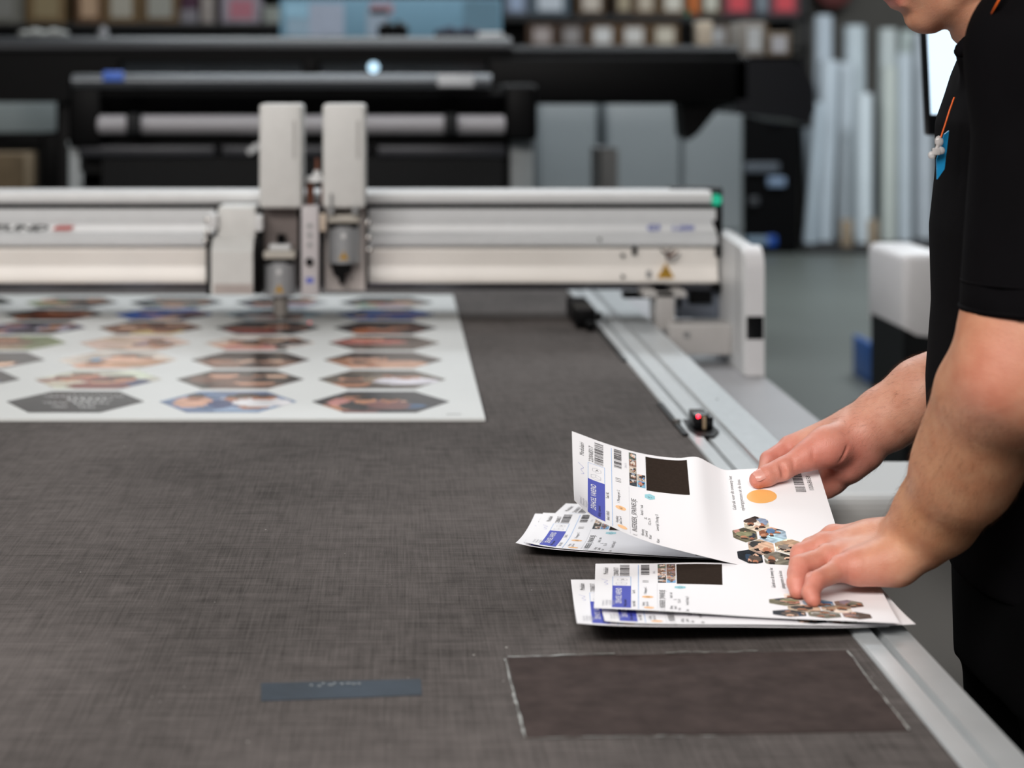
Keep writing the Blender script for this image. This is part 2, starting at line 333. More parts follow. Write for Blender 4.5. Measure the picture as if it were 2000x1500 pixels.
ub=MB(); ub.prof(up,xl,xx(1398,GY),'X').build('upper_beam',mat('upper_beam_paint','CCCED0',.33,noise=.02),gt)
lo=[(GY+.10,Z(480)),(GY+.001,Z(480)),(GY-.002,Z(488)),(GY+.0,Z(500)),(GY+.003,Z(520)),(GY-.002,Z(540)),(GY-.006,Z(546)),(GY-.006,Z(551)),(GY+.0,Z(554)),(GY+.10,Z(554))]
MB().prof(lo,xl,xx(1402,GY),'X').build('lower_beam',WARMW,gt)
MB().box(xl,xx(1402,GY),GY+.0,GY+.1,Z(566),Z(554)).build('beam_underside',mat('under_grey','55555A',.2,metal=.85),gt)
def flat_text(s,x0,Y,zb,size,m,parent,name,shear=0,sx=1,off=0):
    v,f=text2d(s,shear,off); o=MB(); o.add([(x0+q[0]*size*sx,Y,zb+q[1]*size) for q in v],f); return o.build(name,m,parent)
flat_text('ZUND',xx(-22,GY),GY-.0035,Z(450),.0165,mat('ink_black','141416',.5),gt,'logo',.35,2.7,.035)
MB().prof([(xx(102,GY),Z(449)),(xx(138,GY),Z(449)),(xx(146,GY),Z(441)),(xx(112,GY),Z(441))],GY-.0045,GY-.0030,'Y').build('logo',RED,gt,label='red stroke of the logo')
flat_text('G3',xx(1262,GY),GY-.0035,Z(449),.016,BLUE,gt,'model_lettering',.2,1.5,.03)
flat_text('L-2500',xx(1312,GY),GY-.0035,Z(449),.014,BLUE,gt,'model_lettering',.2,1.2,.03)
def triangle(cx,cz,Y,s,parent):
    t=MB().prof([(cx-s/2,cz-s*.43),(cx+s/2,cz-s*.43),(cx,cz+s*.43)],Y-.0008,Y,'Y').build('warning_sign',YEL,parent,label='yellow triangular warning sticker')
    m=MB(); s2=s*.78
    for a,b in (((cx-s2/2,cz-s2*.46),(cx+s2/2,cz-s2*.46)),((cx+s2/2,cz-s2*.46),(cx,cz+s2*.40)),((cx,cz+s2*.40),(cx-s2/2,cz-s2*.46))):
        m.tube((a[0],Y-.0009,a[1]),(b[0],Y-.0009,b[1]),s*.022,n=6)
    m.prof([(cx-s*.13,cz-s*.24),(cx+s*.17,cz-s*.24),(cx+s*.15,cz-s*.12),(cx+.02*s,cz-s*.10),(cx+.04*s,cz+s*.10),(cx-s*.05,cz+s*.14),(cx-s*.07,cz-s*.06)],Y-.0014,Y-.0008,'Y')
    m.build('pictogram',MATS['ink_black'],t); return t
triangle(xx(1299,GY),Z(528),GY-.007,.038,gt)
cable=MB(); 
for k in range(3):
    pts=[Vector((xx(1290+k*4+22*t+6*math.sin(t*6+k),GY),GY-.012-.006*math.sin(t*3.1),Z(487+14*math.sin(t*math.pi)+k*3))) for t in [i/8 for i in range(9)]]
    cable.pipe(pts,.0022,6,mi=k%3)
cable.build('cable_loop',[BLACKP,COPPER,GREYP],gt)
sc=MB()
for q in ((1216,499),(1216,540)): sc.tube((xx(q[0],GY),GY-.008,Z(q[1])),(xx(q[0],GY),GY,Z(q[1])),.0042,n=14)
sc.box(xx(1234,GY),xx(1243,GY),GY-.01,GY,Z(497),Z(481)); sc.tube((xx(1169,GY),GY-.023,Z(466)),(xx(1169,GY),GY-.015,Z(466)),.0035)
sc.build('screw',DARKM,gt)
MB().box(xx(1262,GY),xx(1271,GY),GY-.0065,GY-.004,Z(543),Z(528)).build('data_plate',GREYP,gt)
# black end piece with green lamp
e=MB(); e.box(xx(1310,GY+.06),xx(1410,GY+.06),GY+.05,GY+.12,zx(470,GY+.06),zx(366,GY+.06),bev=.004); e.prof([(xx(1386,GY),Z(374)),(xx(1410,GY),Z(374)),(xx(1410,GY),Z(470)),(xx(1398,GY),Z(450)),(xx(1388,GY),Z(425))],GY,GY+.05,'Y')
e.box(xx(1396,GY),xx(1406,GY),GY-.012,GY+.02,Z(500),Z(478)); e.ball((xx(1398,GY),GY-.012,Z(560)),(.011,.009,.011)); e.build('end_cap',BLACKP,gt)
MB().tube((xx(1398,GY),GY-.006,Z(390)),(xx(1398,GY),GY+.0,Z(390)),.0125,n=32).build('status_lamp',mat('led_green','109070',emit=.9),gt,label='small round green status lamp')
# side cover, stepping down from the beam end to the ledge
yn,yf=3.69,4.02
X0,X1=xx(1452,yn),xx(1490,yn)
pr=[(yf,.812),(yf,1.085)]; 
for k in range(9):
    t=math.pi/2*k/8; pr.append((yn+.04-.04*math.sin(t),1.043+.03*math.cos(t)))
pr+= [(yn,.812)]
MB().prof(pr,X0,X1-.008,'X').build('side_cover',WHITEP,gt)
fr=[(yn-.004+.05*(0),.812)]
lip=MB()
pr2=[(yn-.006,.8115)]
for k in range(9):
    t=math.pi/2*k/8; pr2.append((yn+.045-.051*math.cos(t),1.03+.046*math.sin(t)))
pr2+=[(yn+.055,1.076),(yn+.055,.8115)]
lip.prof(pr2,X0+.006,X1+.002,'X'); lip.build('cover_edge',mat('edge_white','D3D2D4',.4,noise=.02),gt)
MB().box(xx(1457,yn),xx(1489,yn)+.001,yn-.0075,yn-.0045,zx(662,yn),zx(617,yn),bev=.0008).build('sensor_window',BLACKG,gt,label='square black sensor window')
MB().box(X0-.002,X0+.004,yn+.055,yn+.06,.85,1.07).build('cover_seam',GREYP,gt)
br=MB(); br.box(xx(1276,3.9),xx(1312,3.9),3.86,3.96,zx(640,3.9),zx(566,3.9),bev=.002); br.box(xx(1252,3.9),xx(1335,3.9),3.86,3.96,zx(577,3.9),zx(566,3.9),bev=.001)
br.box(xx(1300,3.86),X0,3.82,3.92,zx(688,3.86),zx(630,3.86),bev=.003); br.build('bracket',mat('bracket_grey','A9A6A4',.4,noise=.03),gt)
MB().tube((xx(1340,3.82),3.813,zx(652,3.82)),(xx(1340,3.82),3.82,zx(652,3.82)),.007).build('bracket_screw',STEEL,gt)
MB().box(xx(1322,3.97),X0,3.97,4.01,zx(622,3.97),zx(566,3.97),bev=.002).build('drive_box',mat('drive_blue_grey','6D7480',.3,metal=.4),gt)
dd=MB(); dd.box(xx(1322,3.96),xx(1330,3.96),3.955,3.97,zx(600,3.96),zx(578,3.96)); dd.box(xx(1345,3.96),xx(1390,3.96),3.955,3.97,zx(592,3.96),zx(570,3.96)); dd.box(xx(1215,3.98),xx(1275,3.98),3.95,3.99,zx(580,3.98),zx(568,3.98)); dd.build('drive_wheel',BLACKP,gt)
# ------------------------------------------------------------------ tool carriage
CY=3.80
tc_=empty('tool_carriage',(xx(560,CY),CY,TZ),'pale grey tool carriage with two tall covers and two tool heads on the gantry','tool carriage')
q=lambda x:xx(x,CY); Zc=lambda y:zx(y,CY)
MB().box(q(408),q(718),GY-.025,GY-.008,Zc(570),Zc(410),bev=.002).build('back_plate',DARKM,tc_)
for x0,x1 in ((506,590),(630,714)):
    t=MB(); t.box(q(x0),q(x1),CY,GY-.02,Zc(407),Zc(203),bev=.008); o=t.build('tool_cover',GREYW,tc_)
    MB().box(q(x1-18),q(x1-12),CY-.001,CY+.001,Zc(310),Zc(236)).build('cover_vent',mat('vent_grey','A7A6A4',.5),o)
# motor module on the left
m=MB(); m.box(q(424),q(498),CY+.015,GY-.02,Zc(480),Zc(405),bev=.004)
m.prof([(CY-.02,Zc(572)),(CY-.02,Zc(490)),(CY+.012,Zc(466)),(GY-.02,Zc(466)),(GY-.02,Zc(572))],q(414),q(495),'X')
m.build('motor_module',GREYW,tc_)
MB().box(q(420),q(494),CY-.0206,CY-.018,Zc(573),Zc(553)).build('module_base',mat('base_tan','A69C98',.4),tc_)
for aa in ((402,413,CY,GY-.03,560,462),(496,512,CY+.01,GY-.03,575,462),(404,414,CY-.015,CY+.03,575,562)): MB().box(q(aa[0]),q(aa[1]),aa[2],aa[3],Zc(aa[4]),Zc(aa[5]),bev=.003).build('side_gap_plate',BLACKP,tc_)
for x0,x1,y0,y1 in ((404,425,418,446),(498,513,420,452)):
    MB().box(q(x0),q(x1),CY+.0,CY+.04,Zc(y1),Zc(y0),bev=.003).build('connector',WHITEP,tc_)
for a in ((404,455),(402,470),(404,430),(719,436),(720,465),(721,488)): MB().ball((q(a[0]),CY+.005,Zc(a[1])),(.006,.006,.0075)).build('bolt_head',STEEL,tc_)
def head(x,ytop,ybot,bit):
    h=MB(); R_=.0335; yc=CY+.04
    h.tube((q(x),yc,zx(ybot,yc-.03)),(q(x),yc,zx(ytop+25,yc-.03)),R_,n=40); 
    o=h.build('tool_head',mat('tool_grey','9EA0A3',.3,metal=.35,noise=.03),tc_)
    c=MB(); c.box(q(x)-R_,q(x)+R_,yc-.034,yc+.02,zx(ytop+15,yc),zx(ytop,yc),bev=.003); c.build('collar',mat('collar_beige','ABA69D',.4),o)
    c=MB(); c.box(q(x)-.03,q(x)+.03,yc-.030,yc+.02,zx(ytop+25,yc),zx(ytop+14,yc)); c.build('collar_gap',BLACKP,o)
    f=yc-R_-.0005
    MB().tube((q(x),f-.003,zx(ytop+43,f)),(q(x),f+.004,zx(ytop+43,f)),.0055,n=18).build('release_button',WHITEP,o)
    t=triangle(q(x),zx(ybot-16,f),f,.020,o)
    t.parent=o
    return o,yc
o,yc=head(545,488,579,1)
MB().box(q(512),q(578),yc+.018,yc+.03,zx(560,yc),zx(407,yc)).build('back_panel',BROWN,tc_)
MB().box(q(524),q(566),yc-.02,yc+.02,zx(488,yc),zx(476,yc),bev=.003).build('white_ring',WHITEP,tc_); MB().tube((q(547),yc,zx(476,yc)),(q(547),yc,zx(457,yc)),.0095).build('shaft_cap',BLACKP,tc_)
MB().tube((q(546),yc,zt+.012),(q(546),yc,zx(577,yc)),.0165,n=28).build('tool_foot',mat('foot_grey','8E8984',.4,metal=.4),tc_)
MB().tube((q(546),yc,zt+.0006),(q(546),yc,zt+.013),.007,n=18).build('tool_tip',STEEL,tc_)
# laser pointer dot on board
MB().tube((xx(604,3.78),3.80,zt+.0004),(xx(604,3.78),3.80,zt+.0009),.0018,n=12).build('laser_dot',mat('laser_red','FF5060',emit=4),tc_)
o,yc=head(671,418,515,0)
MB().box(q(632),q(712),yc+.022,yc+.04,Zc(574),Zc(408)).build('back_panel',mat('back_light','B3ABA8',.4),tc_)
k=MB(); k.prof([(q(644),Zc(517)),(q(688),Zc(517)),(q(684),Zc(536)),(q(676),Zc(536)),(q(673),Zc(556)),(q(664),Zc(560)),(q(660),Zc(545)),(q(652),Zc(540)),(q(648),Zc(528))],yc-.02,yc+.01,'Y'); k.build('blade_holder',BLACKP,tc_,label='black pointed blade holder')
s3=MB(); s3.tube((q(647),CY-.006,Zc(418)),(q(647),CY-.006,Zc(378)),.0028); s3.tube((q(647),CY-.006,Zc(418)),(q(647),CY-.006,Zc(406)),.007); s3.build('adjust_pin',GREYP,tc_); MB().tube((q(694),CY-.006,Zc(418)),(q(694),CY-.006,Zc(406)),.007).build('adjust_pin',GREYP,tc_)
# slim control strip
MB().box(q(589),q(623),CY-.012,CY+.05,Zc(577),Zc(402),bev=.003).build('control_strip',mat('strip_white','B9B4B6',.38,noise=.02),tc_)
u=MB()
for y in (440,458,477): u.tube((q(605),CY-.0145,Zc(y)),(q(605),CY-.011,Zc(y)),.0052,n=16)
u.build('screw',GREYP,tc_); MB().tube((q(605),CY-.02,Zc(510)),(q(605),CY-.011,Zc(510)),.0085).build('knob',BLACKG,tc_)
MB().box(q(598),q(613),CY-.0125,CY-.0118,Zc(552),Zc(541)).build('blue_label',BLUE,tc_)
MB().box(q(624),q(636),CY+.0,CY+.03,Zc(452),Zc(418),bev=.002).build('side_tab',mat('tab_warm','C9B9A8',.4),tc_)
a=MB(); a.tube((q(603),CY+.06,Zc(402)),(q(603),CY+.06,Zc(358)),.0085); a.tube((q(628),CY+.06,Zc(402)),(q(628),CY+.06,Zc(358)),.0045); a.build('solenoid',COPPER,tc_)
a=MB(); a.tube((q(615),CY+.05,Zc(357)),(q(615),CY+.05,Zc(346)),.0225,.020,n=28); a.tube((q(617),CY+.05,Zc(347)),(q(617),CY+.05,Zc(335)),.011,.006); a.build('top_disc',WHITEP,tc_)
MB().tube((q(617),CY+.05,Zc(338)),(q(617),CY+.05,Zc(311)),.0035).build('spindle',COPPER,tc_)
# ------------------------------------------------------------------ white cabinet to the right, monitor, column
cab=empty('machine_cabinet',(.86,2.42,0),'pale grey machine cabinet with rounded front edge behind the hands','cabinet')
pc=[(2.52,.02)]; pc=[(2.56,.06),(2.56,.868),(2.555,.873)]
for k in range(13):
    t=math.pi/2*k/12; pc.append((2.37-.07*math.sin(t),.803+.07*math.cos(t)))
pc+=[(2.30,.06)]
MB().prof(pc,.549,1.25,'X',smooth=False).build('body',mat('cabinet_paint','ABAAA8',.45,noise=.03,scale=3),cab)
MB().box(.57,1.23,2.33,2.54,0,.06).build('plinth',BLACKP,cab)
sc=MB(); c0=at(1700,940,2.29); sc.pipe([c0+Vector((0,0,0)),c0+Vector((.004,0,-.006)),c0+Vector((.006,0,-.011))],.0004,5); 
mo=empty('monitor',(.98,2.9,.87),'flat monitor with a bright pale blue screen behind the man','monitor')
R=Matrix.Rotation(math.radians(-2.6),3,'Y'); pv=at(1812,160,2.9)
X0m=xx(1808,2.9); X1m=X0m+.34; z0=zx(265,2.9); z1=z0+.23
MB().box(X0m,X1m,2.9,2.925,z0,z1,bev=.004,rot=R,piv=pv).build('bezel',BLACKG,mo)
MB().box(X0m+.006,X1m-.006,2.898,2.9005,z0+.034,z1-.008,rot=R,piv=pv).build('screen',mat('screen_glow','C9E2F6',.4,noise=.01,emit=.85,spec=.1),mo)
for k in range(3): MB().tube((X0m+.026+.024*k,2.8975,z0+.019),(X0m+.026+.024*k,2.899,z0+.019),.0035,n=14).build('screen_icon',mat('icon_%d'%k,['88B4D8','B8C2A0','8898B0'][k],.4,emit=.5),mo)
MB().tube((.99,2.96,1.36),(.99,2.96,.02),.022).build('pole',GREYP,mo); MB().box(.80,1.18,2.80,3.12,0,.02,bev=.005).build('foot',GREYP,mo); MB().box(.95,1.03,2.925,2.97,1.36,1.44,bev=.004).build('mount',BLACKP,mo)
cY=4.6
co=empty('machine_column',(xx(1800,cY),cY+.1,0),'white rounded machine end column with black lower half behind the man','machine part')
MB().box(xx(1763,cY),xx(1860,cY),cY,cY+.35,zx(668,cY),zx(496,cY),bev=.02).build('cover',mat('edge_white','D3D2D4',.4,noise=.02),co)
MB().prof([(xx(1760,cY),0),(xx(1862,cY),0),(xx(1862,cY),zx(665,cY)),(xx(1790,cY),zx(655,cY)),(xx(1762,cY),zx(640,cY))],cY-.012,cY+.30,'Y').build('base',DARKM,co)
# small blue crate on floor
bc=empty('blue_crate',(xx(1745,8.4),8.55,0),'small open blue plastic crate on the floor beyond the table','crate')
c=MB(); x0,x1=xx(1703,8.4),xx(1800,8.4)
BLC=mat('crate_blue','1E4F92',.4)
c.box(x0,x0+.03,8.4,8.75,0,.19,bev=.004); c.box(x1-.03,x1,8.4,8.75,0,.19,bev=.004); c.box(x0,x1,8.4,8.42,0,.055,bev=.004); c.box(x0,x1,8.4,8.42,.10,.15,bev=.004); c.box(x0,x1,8.73,8.75,0,.15,bev=.004); c.box(x0,x1,8.4,8.75,.0,.01); c.build('crate_wall',BLC,bc)
MB().box(x0+.04,x1-.04,8.43,8.5,.02,.10).build('contents',GREYP,bc)
# ------------------------------------------------------------------ far background
PY=6.2
q=lambda x:xx(x,PY); Zp=lambda y:zx(y,PY)
pa=empty('roll_printer',(q(590),PY+.2,0),'black roll-fed printer with silver front bar and media roll, nearest behind the gantry','printer')
MB().prof([(PY+.5,Zp(150)),(PY+.02,Zp(145)),(PY-.0,Zp(150)),(PY-.005,Zp(160)),(PY+.01,Zp(170)),(PY+.02,Zp(173)),(PY+.5,Zp(173))],q(140),q(960),'X',smooth=True).build('front_bar',mat('printer_bar','63676B',.28,metal=.5,noise=.1,scale=2),pa)
MB().prof([(PY+.55,Zp(174)),(PY+.03,Zp(174)),(PY+.02,Zp(186)),(PY+.06,Zp(205)),(PY+.08,Zp(222)),(PY+.55,Zp(222))],q(130),q(1048),'X').build('body',BLACKP,pa)
MB().box(q(130),q(200),PY+.02,PY+.5,Zp(290),Zp(150),bev=.02).build('left_housing',BLACKP,pa); MB().box(q(985),q(1050),PY+.0,PY+.5,Zp(275),Zp(165),bev=.02).build('right_housing',BLACKP,pa)
MB().box(q(150),q(1000),PY+.12,PY+.5,Zp(372),Zp(222)).build('lower_body',BLACKP,pa)
MB().box(q(855),q(925),PY-.012,PY-.006,Zp(169),Zp(146),bev=.002).build('label_plate',mat('plate_silver','B8BABD',.4),pa)
MB().box(q(202),q(242),PY-.01,PY-.004,Zp(158),Zp(139),bev=.002).build('blue_label',mat('sticker_blue','3A66C4',.4),pa)
for k,(x0,x1) in enumerate(((150,420),(430,720),(735,990))): MB().box(q(x0),q(x1),PY+.03,PY+.12,Zp(308),Zp(284),bev=.008).build('feed_bar',mat('feed_dark','2B2C31',.35,metal=.3,noise=.1),pa)
MB().box(q(195),q(985),PY+.06,PY+.12,Zp(372),Zp(308)).build('catch_basket',BLACKG,pa)
for x in (262,880): MB().box(q(x-13),q(x+13),PY-.04,PY+.12,Zp(262),Zp(222),bev=.006).build('roll_holder',DARKM,pa)
for x0,x1 in ((118,142),(985,1050)): MB().box(q(x0),q(x1),PY+.15,PY+.35,0,Zp(277),bev=.006).build('stand_leg',mat('stand_grey','8E9598',.4,noise=.03),pa)
MB().box(q(118),q(190),PY+.12,PY+.2,Zp(288),Zp(277),bev=.004).build('stand_arm',MATS['stand_grey'],pa); MB().box(q(142),q(190),PY+.12,PY+.2,Zp(372),Zp(340),bev=.006).build('stand_arm',MATS['stand_grey'],pa)
MB().prof([(q(482),Zp(294)),(q(500),Zp(280)),(q(512),Zp(280)),(q(512),Zp(286)),(q(488),Zp(302))],PY-.01,PY+.02,'Y').build('lever',WHITEP,pa)
rl=MB(); rl.tube((q(192),PY+.03,Zp(244)),(q(985),PY+.03,Zp(244)),.033,n=32); rl.tube((q(188),PY+.03,Zp(244)),(q(192),PY+.03,Zp(244)),.02,.033,n=32); rl.tube((q(985),PY+.03,Zp(244)),(q(989),PY+.03,Zp(244)),.033,.02,n=32); rl.build('media_roll',mat('roll_white','9C9A9E',.5,noise=.03),None,'long pale media roll held across the front of the nearer printer','media roll')
# big printer behind
QY=7.4
q=lambda x:xx(x,QY); Zp=lambda y:zx(y,QY)
pb=empty('wide_format_printer',(q(760),QY+.4,0),'very wide black printer with glossy rounded lid and a round blue-white lamp','printer')
lid=[(QY+.9,Zp(72)),(QY+.25,Zp(68)),(QY+.1,Zp(72)),(QY+.02,Zp(82)),(QY,Zp(98)),(QY+.9,Zp(98))]
MB().prof(lid,q(-140),q(1000),'X',smooth=True).build('lid',mat('lid_grey','2C2D30',.38,noise=.08,scale=3,spec=.35),pb)
MB().prof([(QY+.9,Zp(90)),(QY+.25,Zp(86)),(QY+.08,Zp(90)),(QY+.03,Zp(98)),(QY+.9,Zp(98))],q(1000),q(1448),'X').build('lid',mat('lid_black','101013',.6,noise=.1,spec=.1),pb)
bm_=MB(); bm_.box(q(-140),q(1448),QY+.03,QY+.9,Zp(118),Zp(98)); bm_.box(q(-140),q(230),QY+.02,QY+.9,Zp(200),Zp(110)); bm_.box(q(950),q(1470),QY+.02,QY+.9,Zp(204),Zp(110),bev=.02); bm_.box(q(230),q(950),QY+.12,QY+.9,Zp(200),Zp(110)); bm_.build('body',BLACKP,pb)
GLS=mat('printer_window','2C3238',.12,noise=.3,scale=1.5,spec=.8)
MB().box(q(232),q(590),QY+.08,QY+.11,Zp(149),Zp(119)).build('window_panel',GLS,pb); MB().box(q(622),q(950),QY+.08,QY+.11,Zp(149),Zp(119)).build('window_panel',GLS,pb)
MB().box(q(588),q(624),QY+.04,QY+.12,Zp(150),Zp(116),bev=.01).build('carriage',BLACKP,pb)
MB().tube((q(729),QY+.07,Zp(131)),(q(729),QY+.08,Zp(131)),.021,n=32).build('status_lamp',mat('led_white','C4E8FF',emit=1.6),pb,label='round blue-white status lamp')
en=MB(); en.prof([(q(1440),Zp(118)),(q(1540),Zp(116)),(q(1575),Zp(130)),(q(1592),Zp(170)),(q(1594),Zp(215)),(q(1580),Zp(245)),(q(1540),Zp(232)),(q(1440),Zp(222))],QY+.02,QY+.9,'Y'); en.build('end_housing',mat('end_navy','0C0E15',.35,noise=.1),pb)
MB().prof([(q(1336),Zp(200)),(q(1450),Zp(200)),(q(1410),Zp(215)),(q(1372),Zp(262)),(q(1352),Zp(276)),(q(1342),Zp(268))],QY+.1,QY+.3,'Y').build('support_bracket',BLACKP,pb)
MB().box(q(1020),q(1050),QY+.1,QY+.5,0,Zp(200),bev=.01).build('stand_leg',BLACKP,pb); MB().box(q(100),q(130),QY+.1,QY+.5,0,Zp(200),bev=.01).build('stand_leg',BLACKP,pb)
MB().box(q(1200),q(1236),QY+.5,QY+.9,0,Zp(300)).build('stand_leg',GREYP,pb)
MB().box(q(60),q(118),QY+.2,QY+.6,Zp(372),Zp(262),bev=.01).build('side_bin',BLACKP,pb); MB().box(q(-100),q(70),QY+.3,QY+.6,Zp(290),Zp(266),bev=.01).build('cross_bar',BLACKP,pb)
# things standing on the lid
def onlid(x0,x1,y0,Yc,name,m,label,cat,kind='box',base=68):
    zb=zx(base,QY)+.001; zt_=zb+(base-y0)*Yc/FPX
    b=MB()
    if kind=='box': b.box(xx(x0,Yc),xx(x1,Yc),Yc,Yc+.2,zb,zt_,bev=.006)
    elif kind=='ball':
        for k in range(5):
            t=k/4; b.ball((xx(x0+(x1-x0)*t,Yc),Yc+.1+.02*(k%2),zb+(zt_-zb)*(.35+.1*(k%2))),((xx(x1,Yc)-xx(x0,Yc))*.2,.06,(zt_-zb)*(.35+.1*(k%2))),n=12)
    elif kind=='bottle':
        c=(xx((x0+x1)/2,Yc),Yc+.1); r=(xx(x1,Yc)-xx(x0,Yc))/2; b.tube((c[0],c[1],zb),(c[0],c[1],zb+(zt_-zb)*.65),r,n=20); b.tube((c[0],c[1],zb+(zt_-zb)*.65),(c[0],c[1],zb+(zt_-zb)*.8),r,r*.4,n=20); b.tube((c[0],c[1],zb+(zt_-zb)*.8),(c[0],c[1],zt_),r*.45,n=20,mi=1)
    return b.build(name,m,None,label,cat)
LY=QY+.25
onlid(40,112,48,LY,'crumpled_cloth',mat('cloth_pale','8F918E',.8,noise=.3,scale=40,bump=.6,bscale=60),'crumpled pale cloth on the left end of the printer lid','cloth','ball',70)
onlid(184,204,46,LY,'small_bottle',[mat('bottle_grey','8A8C90',.4),GREYP],'small grey bottle on the lid beside the crumpled cloth','bottle','bottle',70)
onlid(745,790,30,LY,'tape_dispenser',BLACKP,'dark tape dispenser on the printer lid before the blue box','dispenser','ball',70)
onlid(862,930,44,LY,'folded_cap',mat('cap_navy','20263A',.8,noise=.2),'dark navy cloth cap on the printer lid','cap','ball',70)
onlid(934,982,60,LY,'white_tray',WHITEP,'small flat white tray beside the navy cap','tray','box',70)
LX=QY+.35
onlid(1339,1362,14,LX,'spray_bottle',[BLACKP,mat('cap_green','0C5A44',.4)],'black bottle with green cap on the printer lid','bottle','bottle',86)
onlid(1364,1392,38,LX,'paper_cup',mat('cup_cream','C9BCA9',.6),'pale cream cup beside the green-capped bottle','cup','box',86)
def card(x0,x1,y0,y1,Y,name,col,label,group,lab='C9C5C0',labs=True,cat='box',depth=.3):
    b=MB(); X0,X1,Z0,Z1=xx(x0,Y),xx(x1,Y),zx(y1,Y),zx(y0,Y)
    r=empty(name,((X0+X1)/2,Y+depth/2,Z0),label,cat,group)
    b.box(X0,X1,Y,Y+depth,Z0,Z1,bev=.004); b.build('carton',mat('card_'+col,col,.75,noise=.1,scale=12),r)
    if labs:
        w=(X1-X0); h=Z1-Z0; MB().box(X0+w*.22,X1-w*.18,Y-.003,Y,Z0+h*.16,Z0+h*.82).build('paper_label',mat('lab_'+lab,lab,.6),r)
    return r
card(1450,1494,42,110,LX,'carton_box','8F8A84','grey-white carton on the right end of the printer lid, the taller','cartons on the printer',lab='C8CCCE')
card(1497,1545,62,110,LX,'carton_box','76695A','lower carton beside the taller grey-white carton','cartons on the printer',lab='BFC0C6')
MB().box(xx(1440,LX),xx(1552,LX),LX-.05,QY+.85,zx(117,LX),zx(110.5,LX)).build('box_shelf',BLACKP,pb)
# pale blue long box behind
bb=empty('long_blue_box',(xx(762,8.9),9.1,0),'long pale blue carton with pink and white panels behind the printer','box')
X0,X1=xx(546,8.9),xx(980,8.9); zz0,zz1=zx(76,8.9),zx(-2,8.9)
MB().box(X0,X1,8.9,9.3,zz0,zz1,bev=.006).build('carton',mat('pale_blue','6E97AE',.6,noise=.05),bb)
for x0,x1,y0,y1,c in ((556,602,6,34,'90BBD2'),(604,672,6,70,'9EA9BC'),(560,604,36,70,'8FA9BC'),(716,760,18,70,'93A3B4'),(722,768,6,28,'A88C98'),(905,975,0,75,'5C7F92')): MB().box(xx(x0,8.9),xx(x1,8.9),8.896,8.8995,zx(y1,8.9),zx(y0,8.9)).build('printed_panel',mat('pan_'+c,c,.6),bb)
MB().box(X0-.02,X1+.02,8.9,9.3,.0,zz0).build('support_cabinet',mat('cab_dark','1B1B1D',.6),bb)
# racks
def rack(x0,x1,Y,ys,label,name='storage_rack'):
    X0,X1=xx(x0,Y),xx(x1,Y); r=empty(name,((X0+X1)/2,Y+.35,0),label,'shelving')
    for k,y in enumerate(ys): MB().box(X0,X1,Y,Y+.7,zx(y[1],Y),zx(y[0],Y),bev=.004).build('shelf_board',mat('rack_black','121213',.6),r)
    zt_=3.0
    for X in (X0+.03,X1-.03):
        for yy in (Y+.03,Y+.67): MB().box(X-.03,X+.03,yy-.03,yy+.03,0,zt_).build('upright',MATS['rack_black'],r)
    MB().box(X0,X1,Y+.68,Y+.7,0,zt_).build('back_panel',mat('rack_back','1C1A19',.8),r)
    return r
RY=16.4
rack(-140,572,11.2,((45,56),(96,104),(-40,-30),(200,210)),'dark storage rack at upper left holding brown cartons')
rack(958,1580,RY,((29,42),(92,100),(-45,-35),(200,210)),'dark storage rack in two tiers of cartons at upper right')
G='cartons on the left rack'
for i,(x0,x1,y0,c,l,lab) in enumerate(((-60,44,-20,'77766F','8A8A86','grey carton at the left end of the left rack'),(50,128,-25,'7E6848','9A8A68','brown carton beside the grey carton on the left rack'),(146,200,-25,'6E5238','C8A88A','brown carton with small pale label, second of the brown ones'),(202,270,-25,'7A6446','B8B4A8','brown carton with pale wide label in the middle of left rack'),(272,350,-22,'6F5A3F','A8A8A0','brown carton with narrow pale label, fourth of the brown ones'))):
    card(x0,x1,y0,45,11.25,'carton_box',c,lab,G,lab=l,depth=.4)
for i,(x0,x1,y0,c,lab) in enumerate(((352,386,18,'8D8A92','small grey packet under the purple packet on the left rack'),(392,418,-8,'A8A09C','narrow pale upright packet on the left rack'),(432,508,-10,'A8A0AC','pale pink-white packet at the right of left rack'),(514,543,12,'A2A8A2','pale greenish jar-sized packet at the right end of left rack'))):
    card(x0,x1,y0,45,11.25,'packet',c,lab,'packets on the left rack',labs=(i==2),lab='C27A8A',cat='packet')
MB().box(xx(354,11.3),xx(388,11.3),11.3,11.5,zx(18,11.25)+.001,zx(-12,11.3),bev=.004).build('packet',mat('packet_purple','4A2440',.6),None,'dark purple packet on top of the small grey packet','packet','packets on the left rack')
labs=['white','grey','cream','narrow','wide']
cu=[(985,1030,'6C7482','9FAEC8'),(1034,1112,'5A6670','C8CED6'),(1126,1182,'57432F','C9BDB0'),(1200,1236,'4A3A2C','A89A80'),(1238,1282,'6A543C','BFB2A0'),(1288,1340,'6E5840','D5CFC2'),(1344,1366,'A85A22','C86A2A'),(1368,1408,'6A5842','C9C6B8'),(1412,1470,'7A4048','D2444E'),(1474,1502,'5A6068','7A848C'),(1504,1560,'7A4048','D2444E')]
nm=['pale blue tub at the left end, upper tier of the right rack','white and blue carton beside the blue tub, upper tier','brown carton with large cream label, third on the upper tier','dark brown carton, fourth on the upper tier','tan carton with cream label, fifth on the upper tier','tan carton with bright white label, upper tier','narrow orange packet between two tan cartons','tan carton right of the orange packet, upper tier','red-labelled pack, left one of two, upper tier','grey pack between the two red-labelled packs','red-labelled pack at the right end of the upper tier']
for (x0,x1,c,l),n_ in zip(cu,nm): card(x0,x1,-22,28.5,RY+.03,'carton_box',c,n_,'cartons on the upper tier of the right rack',lab=l,depth=.4)
